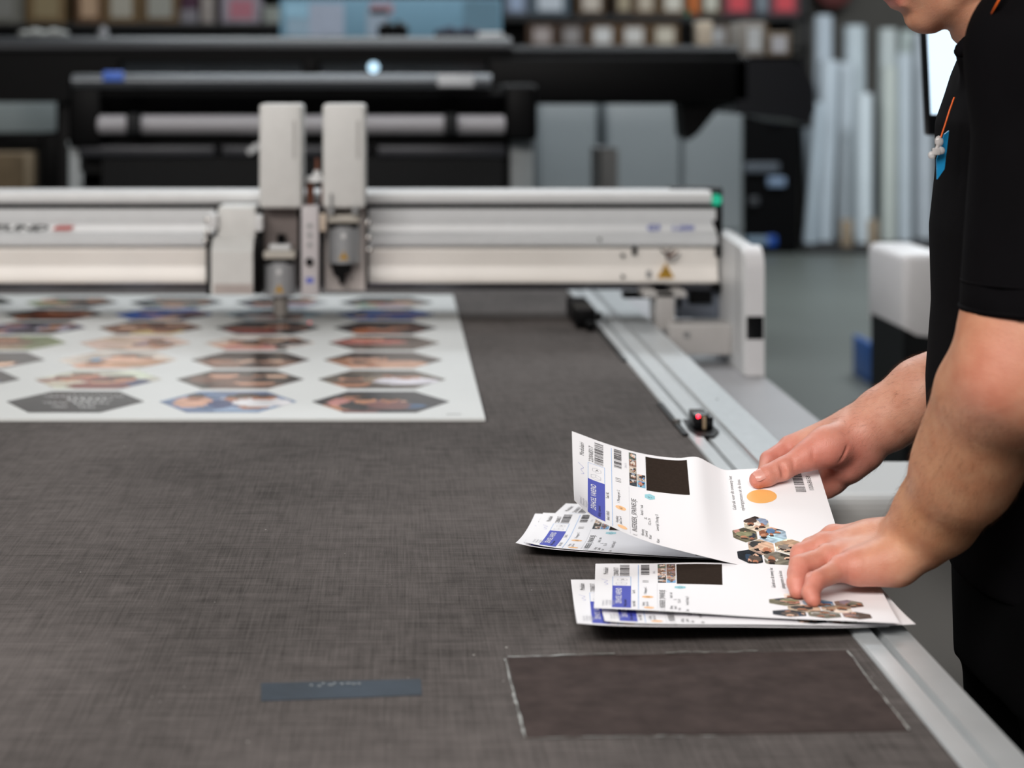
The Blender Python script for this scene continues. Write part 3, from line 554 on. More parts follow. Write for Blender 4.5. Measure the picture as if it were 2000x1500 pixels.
nm2=['first','second','third','fourth','fifth','sixth','seventh']
for k,(x0,x1,c,l) in enumerate(((1030,1085,'4A3526','A89C98'),(1090,1142,'47352A','8E8886'),(1148,1204,'5E452C','D2D0CE'),(1208,1266,'5E452C','CFCBC6'),(1270,1326,'5F4931','C8BFAE'),(1368,1426,'5A4A3C','A2A0A0'),(1440,1500,'604A30','C8C8C4'))):
    card(x0,x1,46,92,RY+.03,'carton_box',c,['brown carton with dim pinkish label, first from left on the lower tier','dark brown carton, second from left on the lower tier','brown carton with white label, third from left on the lower tier','brown carton with white label, fourth from left on the lower tier','tan carton with cream label, left of the green-capped bottle','brown carton with grey label, right of the pale cup','brown carton at the right end of the lower tier'][k],'cartons on the lower tier of the right rack',lab=l,depth=.4)
# pale cabinets behind, centre right and left
CBM=mat('locker_grey','A0A8AC',.45,noise=.04,scale=2)
for i,(x0,x1,lab) in enumerate(((1052,1166,'grey storage cabinet nearest the roll printer, left of three'),(1186,1330,'grey storage cabinet in the middle of the three'),(1334,1452,'grey storage cabinet at the right of the three'))):
    Y=9.8; r=empty('storage_cabinet',(xx((x0+x1)/2,Y),Y+.3,0),lab,'cabinet','grey cabinets behind the wide printer')
    MB().box(xx(x0,Y),xx(x1,Y),Y+.02,Y+.5,0,zx(190,Y),bev=.004).build('body',CBM,r)
    MB().box(xx(x0,Y)+.012,xx(x1,Y)-.012,Y,Y+.02,.62,zx(196,Y)-.01,bev=.004).build('door',mat('locker_door','ADB5B9',.42,noise=.04,scale=2),r)
    MB().box(xx(x0,Y)+.012,xx(x1,Y)-.012,Y,Y+.02,.05,.60,bev=.004).build('door',MATS['locker_door'],r)
Y=9.8; tag(MB().box(xx(1166,Y),xx(1186,Y),Y+.1,Y+.5,0,zx(190,Y)).build('trim_1',mat('pillar_grey','5C6468',.5)),None,None,None,'structure')
Y=9.0; MB().box(xx(-90,Y),xx(126,Y),Y,Y+.5,zx(266,Y),zx(199,Y),bev=.006).build('storage_cabinet',mat('pale_case','8C9698',.5,noise=.03),None,'pale grey-green case at the far left under the wide printer','cabinet')
tag(bpy.data.objects['storage_cabinet.003'] if 'storage_cabinet.003' in bpy.data.objects else bpy.data.objects['storage_cabinet'])
bn=empty('side_bench',(xx(-10,Y),Y+.25,0),'dark bench under the pale case at far left','bench')
MB().box(xx(-120,Y),xx(130,Y),Y-.02,Y+.52,zx(285,Y),zx(266.3,Y),bev=.004).build('bench_top',BLACKP,bn)
for X in (xx(-110,Y),xx(112,Y)): MB().box(X,X+.06,Y,Y+.5,0,zx(285,Y)).build('bench_leg',BLACKP,bn)
MB().box(xx(-120,Y),xx(130,Y),Y,Y+.5,.30,.34).build('bench_shelf',BLACKP,bn)
card(-40,48,300,372,8.7,'carton_box','7A6850','open brown carton below the bench at far left',None,labs=False)
o=bpy.data.objects.get('carton_box')
# dark equipment rack at right end of printers
EY=15.0
er=empty('equipment_rack',(xx(1520,EY),EY+.3,0),'tall black equipment rack beside the upright rolls','rack')
MB().prof([(xx(1452,EY),0.02),(xx(1556,EY),0.02),(xx(1568,EY),zx(200,EY)),(xx(1566,EY),zx(110,EY)),(xx(1452,EY),zx(110,EY))],EY,EY+.6,'Y').build('body',BLACKP,er)
MB().box(xx(1452,EY),xx(1556,EY),EY,EY+.6,0,.03).build('base',BLACKP,er)
for x0,x1,y0,y1,c in ((1452,1520,318,336,'4A5058'),(1498,1532,346,364,'70829A'),(1455,1500,462,478,'6E8090'),(1495,1515,460,480,'1E4A9A'),(1462,1480,385,400,'3A3C40'),(1505,1530,220,240,'2A3040')):
    MB().box(xx(x0,EY),xx(x1,EY),EY-.05,EY,zx(y1,EY),zx(y0,EY),bev=.01).build('device_panel',mat('dev_'+c,c,.4),er)
# upright rolls and tubes on a low pallet
WY=15.2
pl=MB(); pl.box(xx(1562,WY),xx(1900,WY),WY-.25,WY+1.0,0.0,.05); pl.build('pallet',mat('pallet_dark','1E1C1B',.7),None,'low dark pallet carrying the upright white rolls','pallet')
items=[(1590,1626,30,.75,-3,'9BA4AB'),(1648,1690,50,.75,0,'A3ABB0'),(1716,1752,56,.75,-1,'A3A9A8'),(1756,1786,60,.8,0,'98A09E'),(1786,1822,62,.6,0,'A4AAB0'),(1834,1880,70,.6,0,'9A9FA2'),
 (1600,1640,118,.35,-14,'A0A9B0'),(1636,1668,122,.56,-4,'A5ADB3'),(1566,1590,250,.2,14,'858E96'),(1672,1704,182,.12,0,'B0B7BC'),(1722,1752,130,.3,-2,'A4A9A4'),(1752,1782,104,.34,0,'A0A8AE'),(1590,1612,200,.08,-22,'98A2AA')]
where=['tallest white roll at the left of the pallet, standing at the back','tall white roll at the back, second from left','tall pale roll at the back near the middle','tall pale roll at the back, right of the middle','tall white roll beside the monitor edge','white roll hidden mostly behind the monitor','thick white roll in the second row, leaning, left','white roll in the second row beside the short roll','thin grey leaning roll at the far left front','short white roll with a flat top in the front row','pale green-white roll in the second row, middle','pale roll with faint red stripe row, right of the middle','leaning white roll in the front row at the left']
for (x0,x1,yt,dy,lean,c),wl in zip(items,where):
    Y=WY+dy; r=(xx(x1,Y)-xx(x0,Y))/2; cx=xx((x0+x1)/2,Y); b=MB(); base=Vector((cx+xx(VX+lean,Y),Y,.05)); topv=Vector((cx,Y,zx(yt,Y)))
    base.z=.062; b.tube(base,topv,r,n=28); b.tube(topv,topv+Vector((0,0,.004)),r*.45,n=16,mi=1); b.build('paper_roll',[mat('roll_'+c,''.join('%02X'%min(255,int(int(c[i:i+2],16)*1.17)) for i in (0,2,4)),.5,noise=.04,scale=3),GREYP],None,wl,'paper roll','upright rolls on the pallet')
for x0,x1,l in ((1640,1662,'short brown board leaning before the rolls, left of the two'),(1692,1712,'short brown board leaning before the rolls, right of the two')): MB().box(xx(x0,WY-.1),xx(x1,WY-.1),WY-.16,WY-.12,.05,zx(428,WY-.1),bev=.004).build('brown_board',mat('board_brown','8A7A66',.7),None,l,'board')
for x0,x1,y,Y in ((1716,1752,118,WY+.75-.0),): pass
MB().tube((xx(1640,17),17.2,2.35),(xx(1640,17),17.45,2.35),.19,n=24).build('red_reel',mat('reel_red','5A120C',.6),None,'dark red round reel on the back wall above the rolls','reel')
# ------------------------------------------------------------------ printed order sheets
def herm(xs,ys,x):
    xs=np.array(xs,float); ys=np.array(ys,float); m=np.gradient(ys,xs,axis=0)
    i=min(max(np.searchsorted(xs,x)-1,0),len(xs)-2); h=xs[i+1]-xs[i]; t=(x-xs[i])/h
    return (2*t**3-3*t*t+1)*ys[i]+(t**3-2*t*t+t)*h*m[i]+(-2*t**3+3*t*t)*ys[i+1]+(t**3-t*t)*h*m[i+1]
NA,NB=72,40
def surf(far,near,sag=lambda a,b:0.0):
    """far/near edge lists (a, px x, px y, depth) -> grid of points"""
    def edge(e):
        A=[q[0] for q in e]; P=np.array([list(at(q[1],q[2],q[3])) for q in e]); return lambda a: herm(A,P,a)
    F,N=edge(far),edge(near); G=np.zeros((NA+1,NB+1,3))
    for i in range(NA+1):
        a=i/NA; f,n=F(a),N(a)
        for j in range(NB+1):
            b_=j/NB; p=f*(1-b_)+n*b_; p=p+np.array((0,0,sag(a,b_))); G[i,j]=p
    return G
def samp(G,a,b):
    a=np.clip(np.asarray(a,float),0,1)*NA; b=np.clip(np.asarray(b,float),0,1)*NB
    i=np.minimum(a.astype(int),NA-1); j=np.minimum(b.astype(int),NB-1); u=(a-i)[...,None]; v=(b-j)[...,None]
    return G[i,j]*(1-u)*(1-v)+G[i+1,j]*u*(1-v)+G[i,j+1]*(1-u)*v+G[i+1,j+1]*u*v
PAPER=mat('sheet_white','EFEEF1',.6,noise=.01,scale=3,bump=.05,bscale=900,spec=.2)
INK=mat('print_ink','2C2628',.7,spec=.1); PBLUE=mat('print_blue','474FB4',.65,noise=.02,spec=.15); PLINE=mat('print_line','8FB0DE',.5); PORG=mat('print_orange','F2B469',.5,noise=.02); PTEAL=mat('print_teal','7FC0CC',.5,noise=.02)
PDARK=mat('print_dark','352D28',.7,noise=.08,scale=300,spec=.0); PGREY=mat('print_grey','A9A9B2',.6); PHP=attr_mat('photo_print_small',.7,.15)
SHM=[PAPER,INK,PBLUE,PLINE,PORG,PTEAL,PDARK,PGREY,PHP,mat('pen_blue','9A9CD0',.6)]
def sheet(G,label,seed,cols=7,photo2=False,loc=None):
    T=.00022; m=MB(); up=np.cross(G[1:,:-1]-G[:-1,:-1],G[:-1,1:]-G[:-1,:-1]); Ng=np.zeros_like(G); Ng[:-1,:-1]=up; Ng[-1,:-1]=up[-1]; Ng[:,-1]=Ng[:,-2]
    Ng/= (np.linalg.norm(Ng,axis=2,keepdims=True)+1e-12)
    if Ng[...,2].mean()<0: Ng=-Ng
    W=NB+1; v=[tuple(q) for q in G.reshape(-1,3)]; lo=[tuple(q) for q in (G-Ng*T).reshape(-1,3)]
    f=[(i*W+j,i*W+j+1,(i+1)*W+j+1,(i+1)*W+j) for i in range(NA) for j in range(NB)]
    m.add(v,f,0,True); m.add(lo,[q[::-1] for q in f],0,True)
    ring=[(i,0) for i in range(NA)]+[(NA,j) for j in range(NB)]+[(i,NB) for i in range(NA,0,-1)]+[(0,j) for j in range(NB,0,-1)]
    rv=[tuple(G[i,j]) for i,j in ring]+[tuple((G-Ng*T)[i,j]) for i,j in ring]; n=len(ring)
    m.add(rv,[(k,(k+1)%n,n+(k+1)%n,n+k) for k in range(n)],0)
    def put(ab,faces,mi,lift=.00012,colr=None):
        ab=np.array(ab,float); P=samp(G,ab[:,0],ab[:,1])+samp(Ng,ab[:,0],ab[:,1])*lift
        m.add([tuple(q) for q in P],faces,mi,True,colr)
    def rect(a0,a1,b0,b1,mi,lift=.00012,na=None,nb=None):
        na=na or max(1,int((a1-a0)*60)+1); nb=nb or max(1,int((b1-b0)*36)+1)
        ab=[(a0+(a1-a0)*i/na,b0+(b1-b0)*j/nb) for i in range(na+1) for j in range(nb+1)]
        put(ab,[(i*(nb+1)+j,i*(nb+1)+j+1,(i+1)*(nb+1)+j+1,(i+1)*(nb+1)+j) for i in range(na) for j in range(nb)],mi,lift)
    def text(s,a,b,size,mi=1,shear=0,lift=.00016,bold=0):
        v_,f_=text2d(s,shear); 
        if len(v_)==0: return
        ab=[(a-q[1]*size/297,b-q[0]*size/210) for q in v_]; put(ab,f_,mi,lift)
        if bold: put([(x+bold/297,y+bold*.6/210) for x,y in ab],f_,mi,lift+.00004)
    def bars(a0,a1,b0,b1,n,sd):
        r=np.random.RandomState(sd); e=np.cumsum(r.choice([1,1,2,3],2*n)); e=e/e[-1]
        for k in range(n):
            s0=e[2*k-1] if k else 0; s1=e[2*k]
            rect(a0,a1,b0+(b1-b0)*s0,b0+(b1-b0)*s1,1,na=1,nb=1)
    def pic(a0,a1,b0,b1,sd,n=10,bg='6A6058',acc=None):
        pf=picture(sd,bg,acc,4)
        ab=[];fc=[];cl=[]
        for i in range(n):
            for j in range(n):
                k=len(ab); ab+=[(a0+(a1-a0)*(i+p)/n,b0+(b1-b0)*(j+q)/n) for p,q in ((0,0),(0,1),(1,1),(1,0))]; fc.append((k,k+1,k+2,k+3)); cl.append(pf((i+.5)/n,(j+.5)/n))
        put(ab,fc,8,colr=cl)
    def disc(a,b,ra,rb,mi,n=28):
        ab=[(a,b)]+[(a+ra*math.cos(2*math.pi*k/n)/297,b+rb*math.sin(2*math.pi*k/n)/210) for k in range(n)]
        put(ab,[(0,k+1,(k+1)%n+1) for k in range(n)],mi)
    text('Modulairi',.046,.215,7.6)
    bars(.088,.122,.03,.26,24,3); text('220068317',.083,.245,7.6)
    # framed box with cube drawings, blue field below
    for a0,a1,b0,b1 in ((.062,.128,.262,.265),(.062,.064,.262,.45),(.126,.128,.262,.45)): rect(a0,a1,b0,b1,3)
    hx=lambda ca,cb,r:[(ca+r*math.cos(t)/297,cb+r*math.sin(t)/210) for t in [k*math.pi/3+.5 for k in range(6)]]
    def stroke(pts,w,mi,closed=False):
        pts=pts+[pts[0]] if closed else pts
        for (a0,b0),(a1,b1) in zip(pts[:-1],pts[1:]):
            da,db=(a1-a0)*297,(b1-b0)*210; l=math.hypot(da,db)+1e-9; na_,nb_=-db/l*w/297,da/l*w/210
            put([(a0-na_,b0-nb_),(a1-na_,b1-nb_),(a1+na_,b1+nb_),(a0+na_,b0+nb_)],[(0,1,2,3)],mi)
    h1=hx(.094,.405,6.4); stroke(h1,.22,7,True); stroke([h1[0],(.094,.405),h1[2]],.2,7); stroke([(.094,.405),h1[4]],.2,7); h2=hx(.097,.325,5.6); stroke(h2,.22,7,True); stroke([(.093,.335),(.099,.31),(.103,.33)],.3,1)
    rect(.062,.128,.45,.965,2); text('DENHOEL VAREND',.094,.86,8.6,0,bold=.35,lift=.0002); text('Afdeling: maatwerk',.112,.93,4.6,1,lift=.0002)
    stroke([(.035+.008*math.sin(k*1.1)+.006*math.sin(k*.4),.44-.013*k) for k in range(11)],.3,9)
    for k in range(4): text(['Artikelnummer 2','Opmerking klant','levering pakket','bestel order 1'][k],.035+.012*k,.93-.01*k,4.2,7)
    rect(.1525,.155,.03,.985,3); bars(.163,.193,.03,.225,20,5); text('1/1',.190,.385,9.5); text('250x17s',.213,.20,3.4,7)
    text('1  Montage per: 2',.183,.63,4.6); disc(.186,.685,6.0,5.4,4); text('A7',.193,.70,5,1); text('Verpakking',.175,.90,4.2); text('plaat 2 van 4',.188,.90,4.2); disc(.19,.935,5.5,5,4); text('Taak: NL',.142,.52+.10,4.6); text('Bestel: 100650',.143,.92,4.6)
    rect(.2195,.2203,.40,.98,7)
    # photo strip, photo squares, dark square
    k=0
    for r_ in range(5):
        pic(.2225,.2515,.022+.072*r_,.022+.072*(r_+1)-.002,seed*50+r_,10,['5C6658','9A7A68','C6B4A4','4A4238','30363E'][r_],['C9A08A','3A342E','8A9AAC','E0D4C8'])
    for r_ in (3,4): pic(.2535,.285,.022+.072*r_,.022+.072*(r_+1)-.002,seed*50+10+r_,10,['B8A898','7FB0D4'][r_-3],['2A2624','5A8AC0','C98A78'])
    if photo2:
        for r_ in (0,1,2): pic(.2535,.285,.022+.072*r_,.022+.072*(r_+1)-.002,seed*50+20+r_,10,'8A6A5A')
    rect(.2885,.452,.028,.40,6,na=14,nb=14)
    put([(.300+q[0],.468+q[1]) for q in [(6.6*math.cos(t)/297,7*math.sin(t)/210) for t in [k*math.pi/3+math.pi/6 for k in range(6)]]],[(0,1,2,3,4,5)],5); text('S',.308,.48,6.6,1)
    text('INSERBEEK_SPARNEUJE',.246,.93,8.2,1); text('1.',.246,.985,7.2)
    for a,b,s in ((.272,.70,'Aantal: 1 stuk'),(.272,.95,'Afmeting'),(.286,.74,'XL'),(.286,.95,'Gewicht'),(.300,.80,'10,2 x 24'),(.300,.96,'Kleur'),(.328,.84,'Levertijd: Dinsdag 13'),(.328,.98,'Klant')): text(s,a,b,4.6)
    # right half
    text('Gebruik voor dit ontwerp het',.640,.41,6.0,1,.15); text('ophangsysteem uit de doos',.672,.42,6.0,1,.15)
    disc(.748,.285,17.5,14.5,4,40)
    bars(.885,.925,.055,.25,20,9); text('10068658',.958,.235,8.0)
    cen=[(.709,.555),(.658,.668),(.762,.664),(.712,.782),(.812,.772),(.664,.893),(.765,.893),(.868,.885),(.862,.66)][:cols]
    bgs=[('D9C6B2',['2E2320','8A98B0','E8DCD0','4A3A34']),('6F6A55',['2F3540','C48D80','4A4636','8A8A6A']),('9FB4C4',['2A3446','8E5A44','D9A88C','5A7AA0']),('C9B49A',['2E2C2C','E0C4AC','3A3A3A','D8B49A']),('D2C8BC',['A8957E','C4A080','8A8078','B89A80']),('20272E',['22384E','151A20','2E4258','5A4E46']),('6E6A60',['8A8A84','C9C6BE','3A3630','7A746A']),('5A4A40',None),('8A7468',None)]
    for k,(ca,cb) in enumerate(cen):
        pf=picture(seed*31+k+(0 if seed else 2),bgs[k][0],bgs[k][1],4); ab=[];fc=[];cl=[]
        for q,u,v_ in hex_cells(0,0,16.2,False,22):
            n0=len(ab); ab+=[(ca+x/297,cb+y/210) for x,y in q]; fc.append((n0,n0+3,n0+2,n0+1)); cl.append(pf(u,v_))
        put(ab,fc,8,colr=cl)
    c=G.reshape(-1,3).mean(0)
    return m.build('order_sheet',SHM,None,label,'sheet of paper','printed order sheets on the cutting table',origin=tuple(c))
far=[(0,1117,842,2.052),(.15,1192,869,2.05),(.3,1266,888,2.05),(.42,1325,894.5,2.05),(.5,1365,893.5,2.05),(.55,1389,906,2.048),(.61,1414,917.5,2.046),(.68,1446,916.5,2.044),(.80,1502,914,2.042),(1,1597,914,2.04)]
near=[(0,1122,977,1.845),(.08,1156,1009,1.846),(.16,1200,1031,1.847),(.3,1273,1060,1.848),(.42,1340,1078,1.848),(.5,1384,1089,1.848),(.61,1440,1102,1.848),(.75,1515,1116,1.848),(.87,1590,1119,1.848),(1,1662,1121,1.848)]
def sagA(a,b): 
    s=4*b*(1-b); return -.011*s*max(0,1-a/.5)**1.2+ -.004*s*math.exp(-((a-.6)/.12)**2)+.003*s*math.exp(-((a-.5)/.03)**2)*0
GA=surf(far,near,sagA); sheet(GA,'upper order sheet lifted by the hand under the thumb, left end curling up',0)
# stack pressed by the near hand
def tab(x,y,h=.0): return FPX*(CZ-TZ-h)/(y-VY)
farB=[(0,1163,1101,1.876),(.3,1300,1103,1.872),(.45,1372,1101,1.87),(.6,1440,1096,1.87),(.8,1575,1104,1.875),(1,1712,1140,1.80)]
farB=[(0,1163,1101,1.862),(.2,1272,1104,1.860),(.4,1382,1100,1.856),(.55,1462,1098,1.852),(.8,1590,1103,1.845),(1,1704,1112,1.838)]
nearB=[(0,1160,1187,1.665),(.3,1330,1195,1.660),(.6,1500,1206,1.652),(.8,1640,1212,1.646),(1,1757,1217,1.641)]
def sagB(a,b): return .002*math.sin(a*7)*(1-b)+ -.003*4*b*(1-b)
GB=surf(farB,nearB,sagB); 
def floorfix(G,h):
    G[...,2]=np.maximum(G[...,2],TZ+h); return G
floorfix(GB,.006); sheet(GB,'top order sheet of the front stack, pressed down by the near hand',3,9,True)
farD=[(0,1115,1132,1.815),(.3,1262,1136,1.812),(.6,1420,1142,1.81),(1,1650,1150,1.81)]
farD=[(0,1115,1132,1.822),(.5,1392,1132,1.822),(1,1664,1136,1.822)]
nearD=[(0,1127,1217,1.617),(.08,1166,1220,1.617),(.5,1440,1224,1.630),(.9,1680,1225,1.650),(1,1737,1223,1.656)]
def sagD(a,b): return -.003*4*b*(1-b)+ (-.004*(b>.8)*(b-.8)*5*(1-a))*0
def rim(G,amt,t0=.8):
    for j in range(NB+1):
        b_=j/NB
        if b_>t0: G[:,j,2]+=amt*((b_-t0)/(1-t0))**2
    return G
GD=surf(farD,nearD,sagD); floorfix(GD,.0018)
sheet(GD,'lowest order sheet of the front stack, jutting out furthest left and toward the viewer',4)
GE=GD.copy(); GE[...,0]+=.0255; GE[...,1]+=.004; GE[...,2]+=.0008; sheet(GE,'middle order sheet in the front stack showing a blue field in the gap',5)
# left fan of sheets under the lifted one
farC=[(0,1045,1003,2.115),(.3,1190,1008,2.11),(.6,1340,1012,2.10),(1,1548,1020,2.09)]
nearC=[(0,1007,1060,1.930),(.06,1033,1066,1.928),(.3,1160,1079,1.92),(.6,1330,1090,1.912),(.85,1470,1096,1.905),(1,1548,1098,1.90)]
def sagC(a,b): return -.004*4*b*(1-b)
GC=surf(farC,nearC,sagC); floorfix(GC,.0036); sheet(GC,'lowest sheet of the left fan, corner curling up furthest left',6)
GF=GC.copy(); GF[...,0]+=.0095; GF[...,1]-=.001; GF[...,2]+=.0012; sheet(GF,'second sheet of the left fan, just right of the lowest one',7)
def rotz(G,ang,dx,dy,dz,piv):
    c,s=math.cos(ang),math.sin(ang); H=G.copy(); X=G[...,0]-piv[0]; Y=G[...,1]-piv[1]; H[...,0]=piv[0]+X*c-Y*s+dx; H[...,1]=piv[1]+X*s+Y*c+dy; H[...,2]=G[...,2]+dz; return H
pvt=GC[NA//2,NB//2]
for ang,dz,dx,dy_,lab,sd in ((-.15,.0018,.025,.044,'turned sheet of the left fan, under the two straight ones',8),(-.27,.0010,.0355,.058,'most turned sheet of the left fan, its corner showing right beside the lifted sheet',9)):
    H=rotz(GC,ang,dx,dy_,0,pvt); H[...,2]=TZ+dz; sheet(H,lab,sd)
# ------------------------------------------------------------------ implicit-surface modelling for the man
class SDF:
    def __init__(s,lo,hi,res):
        s.lo=np.array(lo,float); s.res=res; s.n=np.ceil((np.array(hi)-s.lo)/res).astype(int)+1
        s.d=np.full(s.n,.06,dtype=np.float32)
        s.ax=[(s.lo[k]+np.arange(s.n[k])*res).astype(np.float32) for k in range(3)]
    def region(s,lo,hi):
        i0=np.maximum(0,np.floor((np.array(lo)-s.lo)/s.res).astype(int)); i1=np.minimum(s.n,np.ceil((np.array(hi)-s.lo)/s.res).astype(int)+1)
        if (i1<=i0).any(): return None
        sl=tuple(slice(a,b) for a,b in zip(i0,i1)); return sl,s.ax[0][sl[0]][:,None,None],s.ax[1][sl[1]][None,:,None],s.ax[2][sl[2]][None,None,:]
    def comb(s,sl,e,k,sub=False):
        d=s.d[sl]
        if sub: e=-e; h=np.clip(.5-.5*(d-e)/k,0,1); s.d[sl]=d*(1-h)+e*h+k*h*(1-h)
        else: h=np.clip(.5+.5*(e-d)/k,0,1); s.d[sl]=e*(1-h)+d*h-k*h*(1-h)
    def cone(s,a,b,r0,r1,k=.006,sub=False):
        a=np.array(a,float); b=np.array(b,float); m=max(r0,r1)+.012+k*2
        g=s.region(np.minimum(a,b)-m,np.maximum(a,b)+m)
        if g is None: return
        sl,X,Y,Z=g; ba=b-a; L=float(ba@ba)+1e-12
        t=np.clip(((X-a[0])*ba[0]+(Y-a[1])*ba[1]+(Z-a[2])*ba[2])/L,0,1)
        e=np.sqrt((X-a[0]-t*ba[0])**2+(Y-a[1]-t*ba[1])**2+(Z-a[2]-t*ba[2])**2)-(r0+(r1-r0)*t)
        s.comb(sl,e.astype(np.float32),k,sub)
    def ell(s,c,r,k=.006,M=None,sub=False):
        c=np.array(c,float); r=np.array(r,float); m=r.max()+.012+k*2; g=s.region(c-m,c+m)
        if g is None: return
        sl,X,Y,Z=g; x,y,z_=X-c[0],Y-c[1],Z-c[2]
        if M is not None:
            M=np.array(M); x,y,z_=[M[0,i]*x+M[1,i]*y+M[2,i]*z_ for i in range(3)]
        k0=np.sqrt((x/r[0])**2+(y/r[1])**2+(z_/r[2])**2); k1=np.sqrt((x/r[0]**2)**2+(y/r[1]**2)**2+(z_/r[2]**2)**2)+1e-6
        s.comb(sl,(k0*(k0-1)/k1).astype(np.float32),k,sub)
    def loft(s,rows,k=.02,p=2.4):
        """rows: (z, cx, cy, rx, ry) horizontal superellipse slices"""
        rows=sorted(rows); zs=[q[0] for q in rows]; A=np.array([q[1:] for q in rows])
        mx=A[:,2:].max()+.05; g=s.region((A[:,0].min()-mx,A[:,1].min()-mx,zs[0]-.03),(A[:,0].max()+mx,A[:,1].max()+mx,zs[-1]+.03)); sl,X,Y,Z=g
        zc=Z.ravel(); c=[np.interp(zc,zs,A[:,i])[None,None,:] for i in range(4)]
        rho=((np.abs(X-c[0])/c[2])**p+(np.abs(Y-c[1])/c[3])**p)**(1/p)
        e=(rho-1)*np.minimum(c[2],c[3]); e=np.maximum(e,np.maximum(zs[0]-Z,Z-zs[-1])); s.comb(sl,e.astype(np.float32),k)
    def cut(s,pt,n,k=.001):
        n=np.array(n,float); n/=np.linalg.norm(n); e=(s.ax[0][:,None,None]-pt[0])*n[0]+(s.ax[1][None,:,None]-pt[1])*n[1]+(s.ax[2][None,None,:]-pt[2])*n[2]
        s.d=np.maximum(s.d,e.astype(np.float32))
    def mesh(s):
        d=s.d; ins=d<0; n=d.shape; C=np.zeros([k-1 for k in n],np.int8)
        cs=[(i,j,k) for i in (0,1) for j in (0,1) for k in (0,1)]
        sh=lambda A,c: A[c[0]:n[0]-1+c[0],c[1]:n[1]-1+c[1],c[2]:n[2]-1+c[2]]
        for c in cs: C+=sh(ins,c)
        act=(C>0)&(C<8); idx=np.argwhere(act); vid=np.full(act.shape,-1,np.int64); vid[act]=np.arange(len(idx))
        acc=np.zeros((len(idx),3)); cnt=np.zeros(len(idx)); vals={c:d[idx[:,0]+c[0],idx[:,1]+c[1],idx[:,2]+c[2]].astype(float) for c in cs}
        for a in cs:
            for ax in range(3):
                if a[ax]==0:
                    b=tuple(1 if i==ax else a[i] for i in range(3)); va,vb=vals[a],vals[b]; m=(va<0)!=(vb<0)
                    t=np.where(m,va/(va-vb+1e-30),0); p=np.array(a,float)[None,:].repeat(len(idx),0); p[:,ax]+=t; acc[m]+=p[m]; cnt[m]+=1
        V=s.lo+(idx+acc/cnt[:,None])*s.res; F=[]
        for ax in range(3):
            o=[k for k in range(3) if k!=ax]; i0=[slice(None)]*3; i1=[slice(None)]*3; i0[ax]=slice(0,-1); i1[ax]=slice(1,None)
            A,B=ins[tuple(i0)],ins[tuple(i1)]; e=np.argwhere(A!=B); e=e[(e[:,o[0]]>0)&(e[:,o[1]]>0)&(e[:,o[0]]<n[o[0]]-1)&(e[:,o[1]]<n[o[1]]-1)]
            q=[]
            for da,db in ((0,0),(1,0),(1,1),(0,1)):
                g=e.copy(); g[:,o[0]]-=da; g[:,o[1]]-=db; q.append(vid[g[:,0],g[:,1],g[:,2]])
            q=np.stack(q,1); flip=A[e[:,0],e[:,1],e[:,2]]; 
            if ax==1: flip=~flip
            q[flip]=q[flip][:,::-1]; F.append(q)
        F=np.concatenate(F); F=F[(F>=0).all(1)]
        return V,F[:,::-1]
def link_np(V,F,name,mats,parent,col=None,mi=None,label=None,origin=None):
    origin=np.array(origin if origin is not None else parent.location if parent else (0,0,0))
    me=bpy.data.meshes.new(name); me.vertices.add(len(V)); me.vertices.foreach_set('co',(V-origin).astype(np.float32).ravel())
    me.loops.add(len(F)*4); me.loops.foreach_set('vertex_index',F.astype(np.int32).ravel()); me.polygons.add(len(F))
    me.polygons.foreach_set('loop_start',np.arange(len(F),dtype=np.int32)*4); me.polygons.foreach_set('loop_total',np.full(len(F),4,np.int32))
    for m in mats: me.materials.append(m)
    me.update(calc_edges=True); me.validate(); me.polygons.foreach_set('use_smooth',[True]*len(me.polygons))
    if col is not None:
        ca=me.color_attributes.new('pigment','FLOAT_COLOR','POINT'); ca.data.foreach_set('color',np.c_[col,np.ones(len(V))].astype(np.float32).ravel())
    o=bpy.data.objects.new(name,me); COL.objects.link(o)
    if parent: o.parent=parent; o.location=Vector(origin)-parent.location
    else: o.location=Vector(origin)
    if label: o['label']=label
    return o
def smooth_np(V,F,it=2,lam=.5):
    E=np.concatenate([F[:,[0,1]],F[:,[1,2]],F[:,[2,3]],F[:,[3,0]]]); E=np.unique(np.sort(E,1),axis=0)
    for _ in range(it):
        A=np.zeros_like(V); c=np.zeros(len(V))
        np.add.at(A,E[:,0],V[E[:,1]]); np.add.at(A,E[:,1],V[E[:,0]]); np.add.at(c,E[:,0],1); np.add.at(c,E[:,1],1)
        V=V+lam*(A/np.maximum(c,1)[:,None]-V)
    return V
def vnormals(V,F):
    n=np.cross(V[F[:,2]]-V[F[:,0]],V[F[:,3]]-V[F[:,1]]); N=np.zeros_like(V)
    for k in range(4): np.add.at(N,F[:,k],n)
    return N/(np.linalg.norm(N,axis=1,keepdims=True)+1e-12)
P=lambda x,y,Y: np.array(list(at(x,y,Y)))
man=empty('person',(.66,1.84,0),'person in black polo shirt and black trousers bending over the table sorting printed sheets','person')
